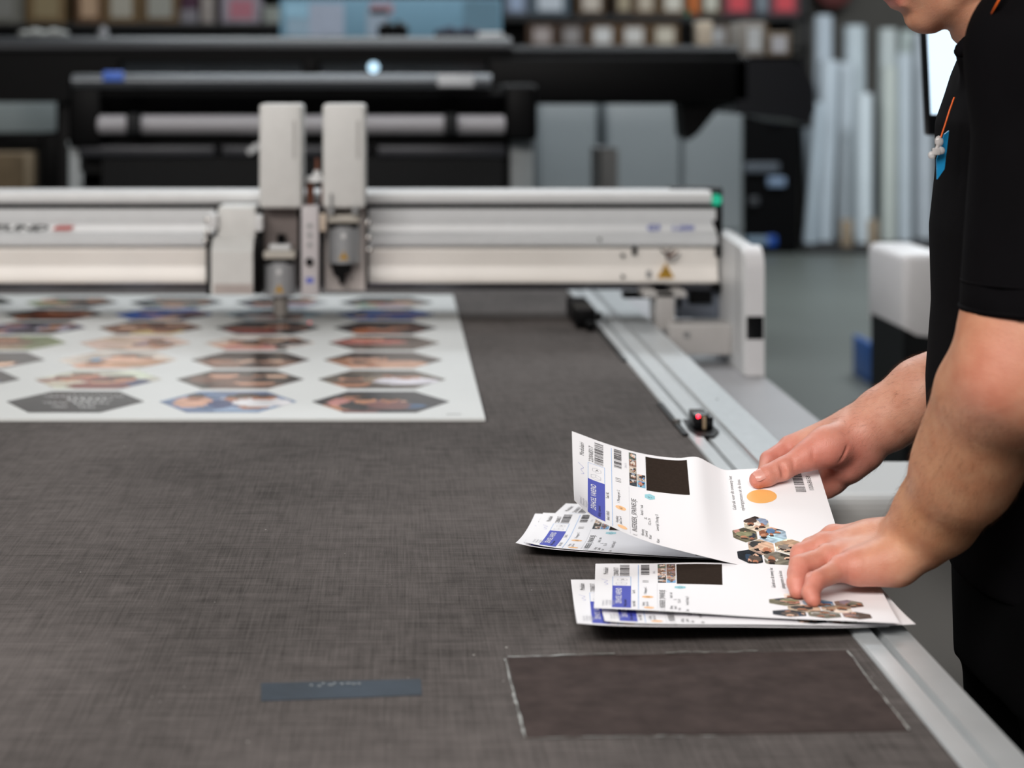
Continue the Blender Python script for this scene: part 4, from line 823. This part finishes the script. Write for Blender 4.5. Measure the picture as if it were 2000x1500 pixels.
# ---- skin
def skin_mat():
    m=bpy.data.materials.new('skin'); m.use_nodes=True; nt=m.node_tree; p=nt.nodes['Principled BSDF']; L=nt.links
    a=nt.nodes.new('ShaderNodeAttribute'); a.attribute_name='pigment'; tc=nt.nodes.new('ShaderNodeTexCoord')
    n=nt.nodes.new('ShaderNodeTexNoise'); n.inputs['Scale'].default_value=55; n.inputs['Detail'].default_value=5; L.new(tc.outputs['Object'],n.inputs['Vector'])
    r=nt.nodes.new('ShaderNodeValToRGB'); r.color_ramp.elements[0].position=.3; r.color_ramp.elements[1].position=.72; r.color_ramp.elements[0].color=(.86,.72,.68,1); r.color_ramp.elements[1].color=(1.0,1.0,1.0,1); L.new(n.outputs['Fac'],r.inputs[0])
    mx=nt.nodes.new('ShaderNodeMix'); mx.data_type='RGBA'; mx.blend_type='MULTIPLY'; mx.inputs[0].default_value=.9; L.new(a.outputs['Color'],mx.inputs[6]); L.new(r.outputs[0],mx.inputs[7]); L.new(mx.outputs[2],p.inputs['Base Color'])
    p.inputs['Roughness'].default_value=.46; p.inputs['Specular IOR Level'].default_value=.4
    p.inputs['Subsurface Weight'].default_value=.22; p.inputs['Subsurface Radius'].default_value=(1,.35,.2); p.inputs['Subsurface Scale'].default_value=.006
    v=nt.nodes.new('ShaderNodeTexVoronoi'); v.inputs['Scale'].default_value=900; L.new(tc.outputs['Object'],v.inputs['Vector'])
    mp=nt.nodes.new('ShaderNodeMapping'); mp.inputs['Scale'].default_value=(260,40,260); L.new(tc.outputs['Object'],mp.inputs['Vector'])
    n3=nt.nodes.new('ShaderNodeTexNoise'); n3.inputs['Scale'].default_value=1; n3.inputs['Detail'].default_value=3; L.new(mp.outputs[0],n3.inputs['Vector'])
    ad=nt.nodes.new('ShaderNodeMath'); ad.operation='MULTIPLY_ADD'; ad.inputs[1].default_value=1.2; L.new(n3.outputs['Fac'],ad.inputs[0]); L.new(v.outputs['Distance'],ad.inputs[2])
    b=nt.nodes.new('ShaderNodeBump'); b.inputs['Strength'].default_value=.35; b.inputs['Distance'].default_value=.0006; L.new(ad.outputs[0],b.inputs['Height']); L.new(b.outputs[0],p.inputs['Normal'])
    return m
SKIN=skin_mat(); HAIRM=mat('hair_brown','2B1D14',.5,noise=.2)
BASE=np.array(lin('D39F89')); RED_=np.array(lin('CE8274')); TAN=np.array(lin('B98760'))
# ---- near (left) arm and hand, fingers pressing on the sheets
def finger(s,pts,rs,k=.0025):
    for i in range(len(pts)-1): s.cone(pts[i],pts[i+1],rs[i],rs[i+1],k if i else .004)
A_=SDF((.36,1.46,.895),(.70,1.92,1.34),.0013)
W=P(1768,1066,1.775); E=P(1985,735,1.60); SH=P(2060,95,1.63)
A_.cone(SH,P(2002,640,1.605),.056,.0525,.01); A_.cone(P(2002,640,1.605),E,.0525,.0495,.02)
for (a,b,r0,r1) in ((E,P(1938,778,1.635),.0485,.0450),(P(1938,778,1.635),P(1906,866,1.67),.0450,.0440),(P(1906,866,1.67),P(1878,930,1.695),.0440,.0410),(P(1878,930,1.695),P(1830,1006,1.74),.0410,.0340),(P(1828,1005,1.74),W,.0345,.0270)): A_.cone(a,b,r0,r1,.030)
A_.cone(E,P(2010,770,1.60),.045,.036,.02)
A_.cone(P(1792,1040,1.765),P(1752,1066,1.79),.026,.026,.015); A_.cone(P(1790,1068,1.75),P(1752,1092,1.75),.022,.021,.015)
mcp=[P(1630,1052,1.835),P(1610,1068,1.805),P(1616,1090,1.772),P(1642,1111,1.745)]
wr=[P(1748,1048,1.80),P(1748,1058,1.79),P(1750,1078,1.77),P(1752,1094,1.755)]
for a,b,r0,r1 in zip(wr,mcp,(.019,.02,.02,.019),(.0130,.0130,.0122,.0112)): A_.cone(a,b,r0,r1,.008)
A_.cone(P(1745,1098,1.75),P(1680,1108,1.748),.022,.017,.014)
A_.cone(P(1700,1062,1.80),P(1645,1080,1.79),.021,.015,.016)
for q_,r in zip(mcp,(.0128,.0132,.0125,.0115)): A_.ell(q_+np.array((0,-.001,.003)),(r,r,r*.9),.004)
finger(A_,[mcp[0],P(1584,1071,1.835),P(1566,1100,1.828),P(1560,1118,1.82)],(.0125,.0108,.0092,.008))
finger(A_,[mcp[1],P(1566,1083,1.80),P(1557,1122,1.785),P(1556,1142,1.775)],(.0128,.0112,.0097,.0085))
finger(A_,[mcp[2],P(1563,1106,1.755),P(1556,1138,1.738),P(1558,1155,1.732)],(.0122,.0108,.0094,.0082))
finger(A_,[mcp[3],P(1593,1133,1.722),P(1583,1158,1.708),P(1588,1171,1.702)],(.0112,.0097,.0083,.0074))
finger(A_,[P(1725,1060,1.81),P(1672,1080,1.845),P(1638,1100,1.855),P(1612,1108,1.855)],(.018,.0145,.0115,.0095))
# creases: between fingers, knuckle folds, wrist
def groove(s,a,b,r,k=.003): s.cone(a,b,r,r,k,True)
groove(A_,P(1572,1124,1.716),P(1606,1102,1.738),  .0027); groove(A_,P(1606,1102,1.738),P(1628,1096,1.748),.0012); groove(A_,P(1552,1093,1.765),P(1600,1074,1.772),.0026); groove(A_,P(1600,1074,1.772),P(1625,1070,1.778),.001)
for (x_,y_,Y_,dx_,dy_) in ((1566,1094,1.738,6,9),(1570,1091,1.738,6,9),(1600,1122,1.706,5,10),(1603,1119,1.707,5,9),(1575,1077,1.782,5,8)): groove(A_,P(x_-dx_,y_-dy_,Y_),P(x_+dx_,y_+dy_*.3,Y_),.0006,.002)
for c,dx in ((P(1563,1106,1.755),0),(P(1593,1133,1.722),0)):
    pass
V1,F1=A_.mesh(); V1=smooth_np(V1,F1,2,.5)
# ---- far (right) arm and hand, thumb on the lifted sheet
B_=SDF((.34,1.86,.88),(.72,2.22,1.20),.0013)
Wf=P(1668,850,2.055)
B_.cone(P(1960,690,2.02),P(1805,770,2.03),.043,.0375,.01); B_.cone(P(1805,770,2.03),P(1727,820,2.045),.0375,.0325,.02); B_.cone(P(1727,820,2.045),P(1675,852,2.055),.0325,.0265,.02)
B_.cone(P(1668,842,2.06),P(1545,874,2.095),.024,.0145,.016)      # index metacarpal
B_.cone(P(1668,845,2.07),P(1556,893,2.105),.024,.014,.016)
B_.cone(P(1680,865,2.05),P(1575,915,2.09),.024,.014,.016)
B_.cone(P(1686,880,2.045),P(1655,905,2.05),.024,.023,.006); B_.cone(P(1655,900,2.05),P(1626,938,2.06),.022,.016,.005) # heel of the hand
B_.cone(P(1626,938,2.06),P(1614,956,2.06),.015,.011,.006)
B_.cone(P(1664,858,2.04),P(1614,874,2.028),.023,.0215,.014); B_.cone(P(1618,872,2.03),P(1578,890,2.022),.021,.0155,.012)   # thenar
T0,T1,T2,T3=P(1580,889,2.022),P(1530,915,2.012),P(1498,929,2.006),P(1480,937.5,2.004)
B_.cone(T0,T1,.0150,.0118,.008); B_.cone(T1,T2,.0116,.0112,.005); B_.cone(T2,T3,.0112,.0096,.004)
B_.ell((T1+T2)/2+np.array((.004,0,.001)),(.0145,.0115,.0108),.004)
# fingers bend under the paper
for (m_,p1,p2,p3) in ((P(1545,876,2.095),P(1503,899,2.080),P(1490,950,2.035),P(1476,1006,1.985)),(P(1558,895,2.10),P(1530,925,2.085),P(1512,990,2.02),P(1495,1030,1.97)),(P(1572,912,2.09),P(1550,955,2.07),P(1535,1010,2.01),P(1520,1040,1.97)),(P(1600,930,2.07),P(1588,970,2.05),P(1570,1020,2.0),P(1560,1040,1.98))):
    finger(B_,[m_,p1,p2,p3],(.0135,.0110,.0096,.0082))
for a,b,r in ((P(1526,899,2.0),P(1534,931,1.998),.0009),(P(1522,901,2.0),P(1529,929,1.998),.0006),(P(1548,888,2.005),P(1552,915,2.0),.0006),(P(1588,872,2.005),P(1590,912,2.0),.0010),(P(1600,868,2.0),P(1600,914,2.0),.0006),(P(1612,870,2.0),P(1611,912,2.0),.0006),(P(1655,872,2.01),P(1640,905,2.01),.0004),(P(1508,905,2.06),P(1500,915,2.05),.0008)):
    groove(B_,a,b,r*2.3,.0032)
V2,F2=B_.mesh(); V2=smooth_np(V2,F2,2,.5)
# ---- head and neck
Hc=np.array((.544,1.84,1.594)); f_=np.array((-.819,0,-.574)); u_=np.array((-.574,0,.819)); s_=np.array((0,1.,0))
hp=lambda F,U,Sd=0: Hc+f_*F+u_*U+s_*Sd
MH=np.stack([f_,s_,u_],1)
H_=SDF((.33,1.70,1.40),(.76,1.98,1.76),.003)
H_.ell(hp(-.012,.035),(.098,.077,.085),.02,MH); H_.ell(hp(.028,-.035),(.062,.060,.078),.02,MH); H_.ell(hp(.060,-.088),(.028,.028,.024),.012,MH)
H_.cone(hp(.045,-.085,-.028),hp(-.02,-.055,-.055),.018,.02,.02); H_.cone(hp(.045,-.085,.028),hp(-.02,-.055,.055),.018,.02,.02)
H_.cone(hp(.085,.012),hp(.108,-.022),.009,.013,.012); H_.ell(hp(.098,-.026,.011),(.008,.007,.007),.005); H_.ell(hp(.098,-.026,-.011),(.008,.007,.007),.005)
for sg in (-1,1):
    H_.ell(hp(.090,.014,sg*.031),(.017,.016,.010),.012,MH,True); H_.ell(hp(.072,.012,sg*.031),(.0125,.0125,.0125),.002); H_.cone(hp(.090,.034,sg*.014),hp(.080,.036,sg*.05),.006,.006,.01)
    H_.ell(hp(-.005,-.005,sg*.077),(.018,.008,.030),.005,MH); H_.ell(hp(.0,-.005,sg*.084),(.009,.005,.018),.004,MH,True); H_.ell(hp(.055,-.03,sg*.036),(.022,.02,.02),.015)
H_.cone(hp(.083,-.050,-.018),hp(.083,-.050,.018),.0075,.0075,.006); H_.cone(hp(.080,-.064,-.015),hp(.080,-.064,.015),.0085,.0085,.006); H_.cone(hp(.094,-.0565,-.024),hp(.094,-.0565,.024),.0016,.0016,.003,True); H_.cone(hp(.088,-.077,-.014),hp(.088,-.077,.014),.004,.004,.006,True)
H_.ell(P(1870,18,1.84),(.026,.040,.024),.008); H_.cone(hp(-.055,-.01),P(2040,110,1.84),.052,.062,.03); H_.cone(P(1875,10,1.84),P(1960,55,1.84),.026,.045,.02)
H_.cone(P(1847,64,1.70),P(1847,64,1.96),.004,.004,.008,True)
V3,F3=H_.mesh(); V3=smooth_np(V3,F3,2,.5)
# ---- trunk and legs hidden under clothing (coarse), joined in the same skin mesh
rowsS=[(.90,.715,1.84,.135,.165),(.94,.714,1.84,.140,.170),(1.00,.706,1.84,.148,.174),(1.10,.697,1.84,.142,.176),(1.18,.700,1.84,.138,.180),(1.26,.702,1.84,.142,.184),(1.32,.705,1.84,.138,.184),(1.37,.704,1.84,.138,.180),(1.42,.702,1.84,.120,.160),(1.46,.705,1.84,.108,.130),(1.50,.715,1.84,.085,.085)]
T_=SDF((.48,1.5,.0),(.92,2.2,1.55),.010)
T_.loft([(a,b,c,d-.014,e-.014) for a,b,c,d,e in rowsS],.02)
for sg in (-1,1): T_.cone((.70,1.84+sg*.085,.93),(.69,1.84+sg*.10,.50),.078,.052,.03); T_.cone((.69,1.84+sg*.10,.50),(.72,1.84+sg*.11,.10),.050,.036,.02); T_.cone((.72,1.84+sg*.11,.05),(.62,1.84+sg*.12,.045),.03,.025,.02)
T_.cone(SH,(.70,1.72,1.40),.04,.05,.03); T_.cone((.70,2.02,1.40),(.70,1.95,1.40),.04,.05,.03); T_.cone((.70,2.02,1.40),P(1960,690,2.02),.045,.038,.02)
V4,F4=T_.mesh(); V4=smooth_np(V4,F4,1,.5)
def seg_d(V,a,b):
    a=np.array(a);b=np.array(b);ba=b-a;t=np.clip(((V-a)@ba)/(ba@ba),0,1); return np.linalg.norm(V-a-t[:,None]*ba,axis=1)
def colour(V,reds,tans):
    c=np.tile(BASE,(len(V),1)); 
    for a,b,r,w_ in tans:
        t=np.exp(-(seg_d(V,a,b)/r)**2)*w_; c=c*(1-t[:,None])+TAN*t[:,None]
    for a,b,r,w_ in reds:
        t=np.exp(-(seg_d(V,a,b)/r)**2)*w_; c=c*(1-t[:,None])+RED_*t[:,None]
    return c
c1=colour(V1,[(q_,q_+1e-4,.02,.55) for q_ in mcp]+[(P(1558,1155,1.732),P(1563,1120,1.745),.018,.9),(P(1588,1171,1.702),P(1590,1145,1.715),.018,.9),(P(1556,1142,1.775),P(1566,1100,1.79),.02,.9),(E+np.array((-.03,-.03,0)),E+np.array((-.02,-.03,.02)),.035,.6),(P(1700,1120,1.74),P(1650,1120,1.74),.02,.5)],[(P(1980,700,1.60),P(1830,985,1.71),.085,1.0)])
c2=colour(V2,[(T0,T3,.022,.85),(P(1545,876,2.09),P(1506,896,2.07),.02,.9),(P(1650,920,2.02),P(1612,950,2.03),.04,.8),(P(1610,885,2.01),P(1660,880,2.01),.03,.5)],[(P(1960,690,2.02),P(1790,800,2.02),.05,.35)])
c3=colour(V3,[(hp(.09,-.057,-.02),hp(.09,-.057,.02),.011,1.0),(hp(.1,-.01),hp(.1,-.02),.03,.6)],[(hp(.05,-.08,0),hp(-.03,-.06,0),.09,.6)])
c4=np.tile(BASE,(len(V4),1))
off=0; VV=[];FF=[];CC=[]
for V,F,c in ((V1,F1,c1),(V2,F2,c2),(V3,F3,c3),(V4,F4,c4)): VV.append(V); FF.append(F+off); CC.append(c); off+=len(V)
body=link_np(np.concatenate(VV),np.concatenate(FF),'body',[SKIN],man,np.concatenate(CC))
# thumb nail of the far hand (curved plate)
nd=(T3-T2); nd/=np.linalg.norm(nd); cam_up=np.array((-.2,-.70,.62)); cam_up-=nd*(cam_up@nd); cam_up/=np.linalg.norm(cam_up); sd=np.cross(nd,cam_up)
nm=MB(); cc=T3-nd*.0040; n1,n2=10,10; vs=[];fs=[]
for i in range(n1+1):
    for j in range(n2+1):
        t=-1+2*i/n1; a=-1+2*j/n2; wd=.0060*(1-.18*max(0,abs(t)-.4)**2*4); ang=a*.66
        rr=.0109; p_=cc+nd*(t*.0070+.0008)+sd*(rr*math.sin(ang)*(wd/.0058))+cam_up*(rr*math.cos(ang)+.0004-.0012*max(0,t)**2); vs.append(p_)
fs=[(i*(n2+1)+j,i*(n2+1)+j+1,(i+1)*(n2+1)+j+1,(i+1)*(n2+1)+j) for i in range(n1) for j in range(n2)]
nm.add(vs,fs,0,True); nm.build('thumbnail',mat('nail','D29486',.35,noise=.04,scale=200,coat=.3),man)
# forearm hair, fine short strands
def hairs(V,F,sel,n,L,name,axis,seed):
    N=vnormals(V,F); r=np.random.RandomState(seed); ids=np.where(sel)[0]; ids=r.choice(ids,min(n,len(ids)),replace=False); m=MB()
    for i in ids:
        p_=V[i]; nn=N[i]; d_=axis+r.normal(0,.35,3); d_-=nn*(d_@nn); d_/=np.linalg.norm(d_); l=L*r.uniform(.5,1.2); w_=r.uniform(.00004,.00008); side=np.cross(d_,nn)
        pts=[p_+nn*(.0002+l*.32*t*(1.3-.5*t))+d_*l*t for t in (0,.35,.7,1)]
        vs=[]
        for k,q_ in enumerate(pts):
            ww=w_*(1-k/3.4); vs+=[q_+side*ww,q_-side*ww*.5+nn*ww*.8,q_-side*ww*.5-nn*ww*.8]
        fs=[]
        for k in range(3):
            for e in range(3): fs.append((k*3+e,k*3+(e+1)%3,(k+1)*3+(e+1)%3,(k+1)*3+e))
        m.add(vs,fs,0,True)
    o=m.build(name,mat('arm_hair','6A4228',.5,noise=.2),man); o['kind']='stuff'; return o
ax1=(W-E)/np.linalg.norm(W-E)
selA=(V1[:,2]>.985)&(seg_d(V1,P(1980,760,1.61),P(1790,1030,1.76))<.06)&(V1[:,2]<1.20)
hairs(V1,F1,selA,2600,.011,'arm_hair',ax1,5)
ax2=(Wf-P(1960,690,2.02)); ax2/=np.linalg.norm(ax2)
selB=(seg_d(V2,P(1900,720,2.02),P(1660,850,2.05))<.05)&(V2[:,0]>.50)
hairs(V2,F2,selB,1500,.010,'arm_hair',ax2,6)
# ---- clothes
def cloth_mat(name,c):
    m=mat(name,c,.9,noise=.15,scale=14,bump=.35,bscale=1500,spec=.05); p=m.node_tree.nodes['Principled BSDF']; p.inputs['Sheen Weight'].default_value=.0; return m
SHIRT=cloth_mat('black_pique','0A090B'); TRO=cloth_mat('black_trouser','060607')
C_=SDF((.48,1.50,.88),(.92,2.20,1.60),.0038)
C_.loft(rowsS,.03)
C_.cone(SH+np.array((.0,.0,-.004)),P(2024,590,1.605),.068,.0660,.02); C_.cone(SH,(.70,1.76,1.42),.066,.07,.05); C_.cone((.70,2.02,1.40),(.70,1.92,1.42),.066,.07,.05); C_.cone((.70,2.02,1.40),P(1975,560,2.03),.066,.062,.02)
C_.cone((.700,1.84,1.45),(.66,1.84,1.475),.075,.066,.03)
# soft folds
for a,b,r in ((P(2000,240,1.535),P(1935,470,1.555),.010),(P(1995,420,1.535),P(1955,585,1.545),.008),(P(1900,300,1.66),P(1870,560,1.70),.009),(P(1985,330,1.545),P(1935,560,1.56),.004),(P(1840,560,1.72),P(1900,500,1.68),.006),(P(1835,700,1.74),P(1890,640,1.66),.007)): C_.cone(a,b,r,r*.6,.02,True)
C_.cone(P(2018,612,1.607),P(2018,720,1.61),.0575,.0575,.001,True)        # open sleeve
C_.cone(P(1975,560,2.03),P(1980,660,2.03),.055,.055,.001,True)
hpz=.592; 
C_.cone((.69,1.84,1.47),(.62,1.84,1.56),.052,.062,.004,True); C_.cone(P(1925,62,1.84),P(1893,105,1.84),.022,.011,.012); C_.cone(P(1893,105,1.84),P(1905,160,1.84),.011,.012,.012); C_.cone(P(1892,78,1.80),P(1877,100,1.80),.007,.0085,.004); C_.cone(P(1892,78,1.88),P(1877,100,1.88),.007,.0085,.004)            # neck opening
e=P(2002,612,1.606)
V5,F5=C_.mesh()
# hem: drop faces of the sleeve below the hem plane and under the shirt bottom
ctr=V5[F5].mean(1); slv=(seg_d(ctr,P(2024,760,1.6),P(2024,560,1.605))<.085)&(ctr[:,2]<P(2000,614,1.606)[2])&(ctr[:,1]<1.69)
F5=F5[~slv]; V5=smooth_np(V5,F5,4,.5); sh=link_np(V5,F5,'polo_shirt',[SHIRT],man)
# sleeve hem band and collar
c0=np.array(list(P(2024,606,1.606)))
for k in range(2):
    hb=MB(); zc=c0[2]+.002+.024*k; n=40
    ring=[(c0[0]+(.0655-.001*k)*math.cos(2*math.pi*i/n),c0[1]+(.0655-.001*k)*math.sin(2*math.pi*i/n),zc) for i in range(n+1)]; hb.pipe([Vector(r) for r in ring],.0012 if k else .0026,6); hb.build('sleeve_hem' if not k else 'hem_seam',SHIRT,man)
cl=MB(); n=44
nc=np.array((.672,1.84,1.482)); ndv=np.array((-.58,0,.81)); e1=np.array((-.81,0,-.58)); e2=np.array((0,1.,0)); vs=[]
for i in range(n+1):
    t=math.radians(12+336*i/n)-0; c_,s2=math.cos(t),math.sin(t)
    for (r,h) in ((.060,.012),(.066,.028),(.071,.026),(.078,-.004),(.080,-.016)):
        vs.append(nc+e1*(c_*r*1.0)+e2*(s2*r*1.02)+ndv*(h+.004*math.cos(t*1)))
fs=[(i*5+k,i*5+k+1,(i+1)*5+k+1,(i+1)*5+k) for i in range(n) for k in range(4)]
cl.add(vs,fs,0,True); oc=cl.build('collar',SHIRT,man); sm=oc.modifiers.new('s','SOLIDIFY'); sm.thickness=.002
D_=SDF((.48,1.60,.04),(.92,2.10,1.0),.006)
D_.loft([(.80,.712,1.84,.122,.165),(.88,.714,1.84,.124,.168),(.93,.716,1.84,.126,.165),(.96,.716,1.84,.126,.163)],.03)
for sg in (-1,1): D_.cone((.706,1.84+sg*.088,.90),(.70,1.84+sg*.10,.50),.1,.074,.03); D_.cone((.70,1.84+sg*.10,.50),(.715,1.84+sg*.115,.10),.074,.06,.02)
for a,b in (((.60,1.70,.86),(.62,1.72,.80)),((.60,1.72,.74),(.66,1.69,.70))): D_.cone(a,b,.006,.004,.02,True)
V6,F6=D_.mesh(); link_np(smooth_np(V6,F6,3,.5),F6,'trousers',[TRO],man)
for sg in (-1,1):
    s9=MB(); y=1.84+sg*.115; s9.ball((.735,y,.05),(.055,.042,.05),n=20); s9.ball((.64,y,.04),(.095,.044,.038),n=20); s9.box(.545,.785,y-.042,y+.042,0,.018,bev=.008); s9.build('shoe',BLACKP,man)
hr=SDF((.33,1.72,1.42),(.76,1.96,1.76),.004); hr.ell(hp(-.022,.045),(.101,.082,.086),.01,MH); hr.ell(hp(.07,-.01),(.075,.085,.075),.01,MH,True); hr.cone(hp(.03,-.12,-.1),hp(.03,-.12,.1),.05,.05,.01,True); hr.ell(hp(-.01,-.10),(.06,.09,.06),.01,MH,True)
V7,F7=hr.mesh(); link_np(smooth_np(V7,F7,1,.5),F7,'hair',[HAIRM],man)
# ---- lanyard with badge
ly=empty('lanyard',tuple(at(1845,260,1.80)),'orange lanyard with clear clip and blue badge hanging on the black shirt','lanyard')
ORG=mat('lanyard_orange','E8641A',.5,noise=.08,scale=200)
def ribbon(pts,w_,name):
    m=MB(); vs=[]
    for i,p_ in enumerate(pts):
        d_=(pts[min(i+1,len(pts)-1)]-pts[max(i-1,0)]); d_/=np.linalg.norm(d_); sd=np.cross(d_,np.array((0,1.,.2))); sd=np.array((.35,.9,.0)); sd/=np.linalg.norm(sd)
        nn=np.cross(d_,sd); nn/=np.linalg.norm(nn)
        vs+=[p_+sd*w_+nn*.0006,p_-sd*w_+nn*.0006,p_-sd*w_-nn*.0006,p_+sd*w_-nn*.0006]
    m.add(vs,[(i*4+k,i*4+(k+1)%4,(i+1)*4+(k+1)%4,(i+1)*4+k) for i in range(len(pts)-1) for k in range(4)],0,True); return m.build(name,ORG,ly)
ribbon([P(1838,268,1.79),P(1846,244,1.79),P(1855,215,1.79),P(1864,190,1.795)],.0035,'cord')
ribbon([P(1862,200,1.86),P(1872,170,1.87),P(1880,140,1.88)],.0035,'cord')
ribbon([P(1930,36,1.64),P(1937,27,1.605),P(1947,8,1.592),P(1960,-15,1.59),P(1980,-35,1.62)],.0045,'cord')
CLR=mat('clear_plastic','D8D4D2',.1,noise=.05,spec=.8,alpha=.55)
k=MB(); k.ball(P(1834,276,1.79),(.0045,.003,.0055)); k.box(*[v for pr_ in zip(P(1828,296,1.79)-.0035,P(1828,296,1.79)+.0035) for v in pr_],bev=.001); k.ball(P(1820,303,1.79),(.004,.003,.004)); k.ball(P(1838,294,1.79),(.004,.003,.004)); k.pipe([Vector(P(1834,276,1.79)),Vector(P(1830,290,1.79)),Vector(P(1827,302,1.79))],.002,8); k.build('clip',CLR,ly)
bdg=MB(); bdg.prof([(at(1829,350,1.8).x,at(1829,350,1.8).z),(at(1843,330,1.8).x,at(1843,330,1.8).z),(at(1852,255,1.8).x,at(1852,255,1.8).z),(at(1843,262,1.8).x,at(1843,262,1.8).z),(at(1828,312,1.8).x,at(1828,312,1.8).z)],1.797,1.80,'Y'); bdg.build('badge',mat('badge_cyan','1E8CC4',.35,noise=.05),ly)
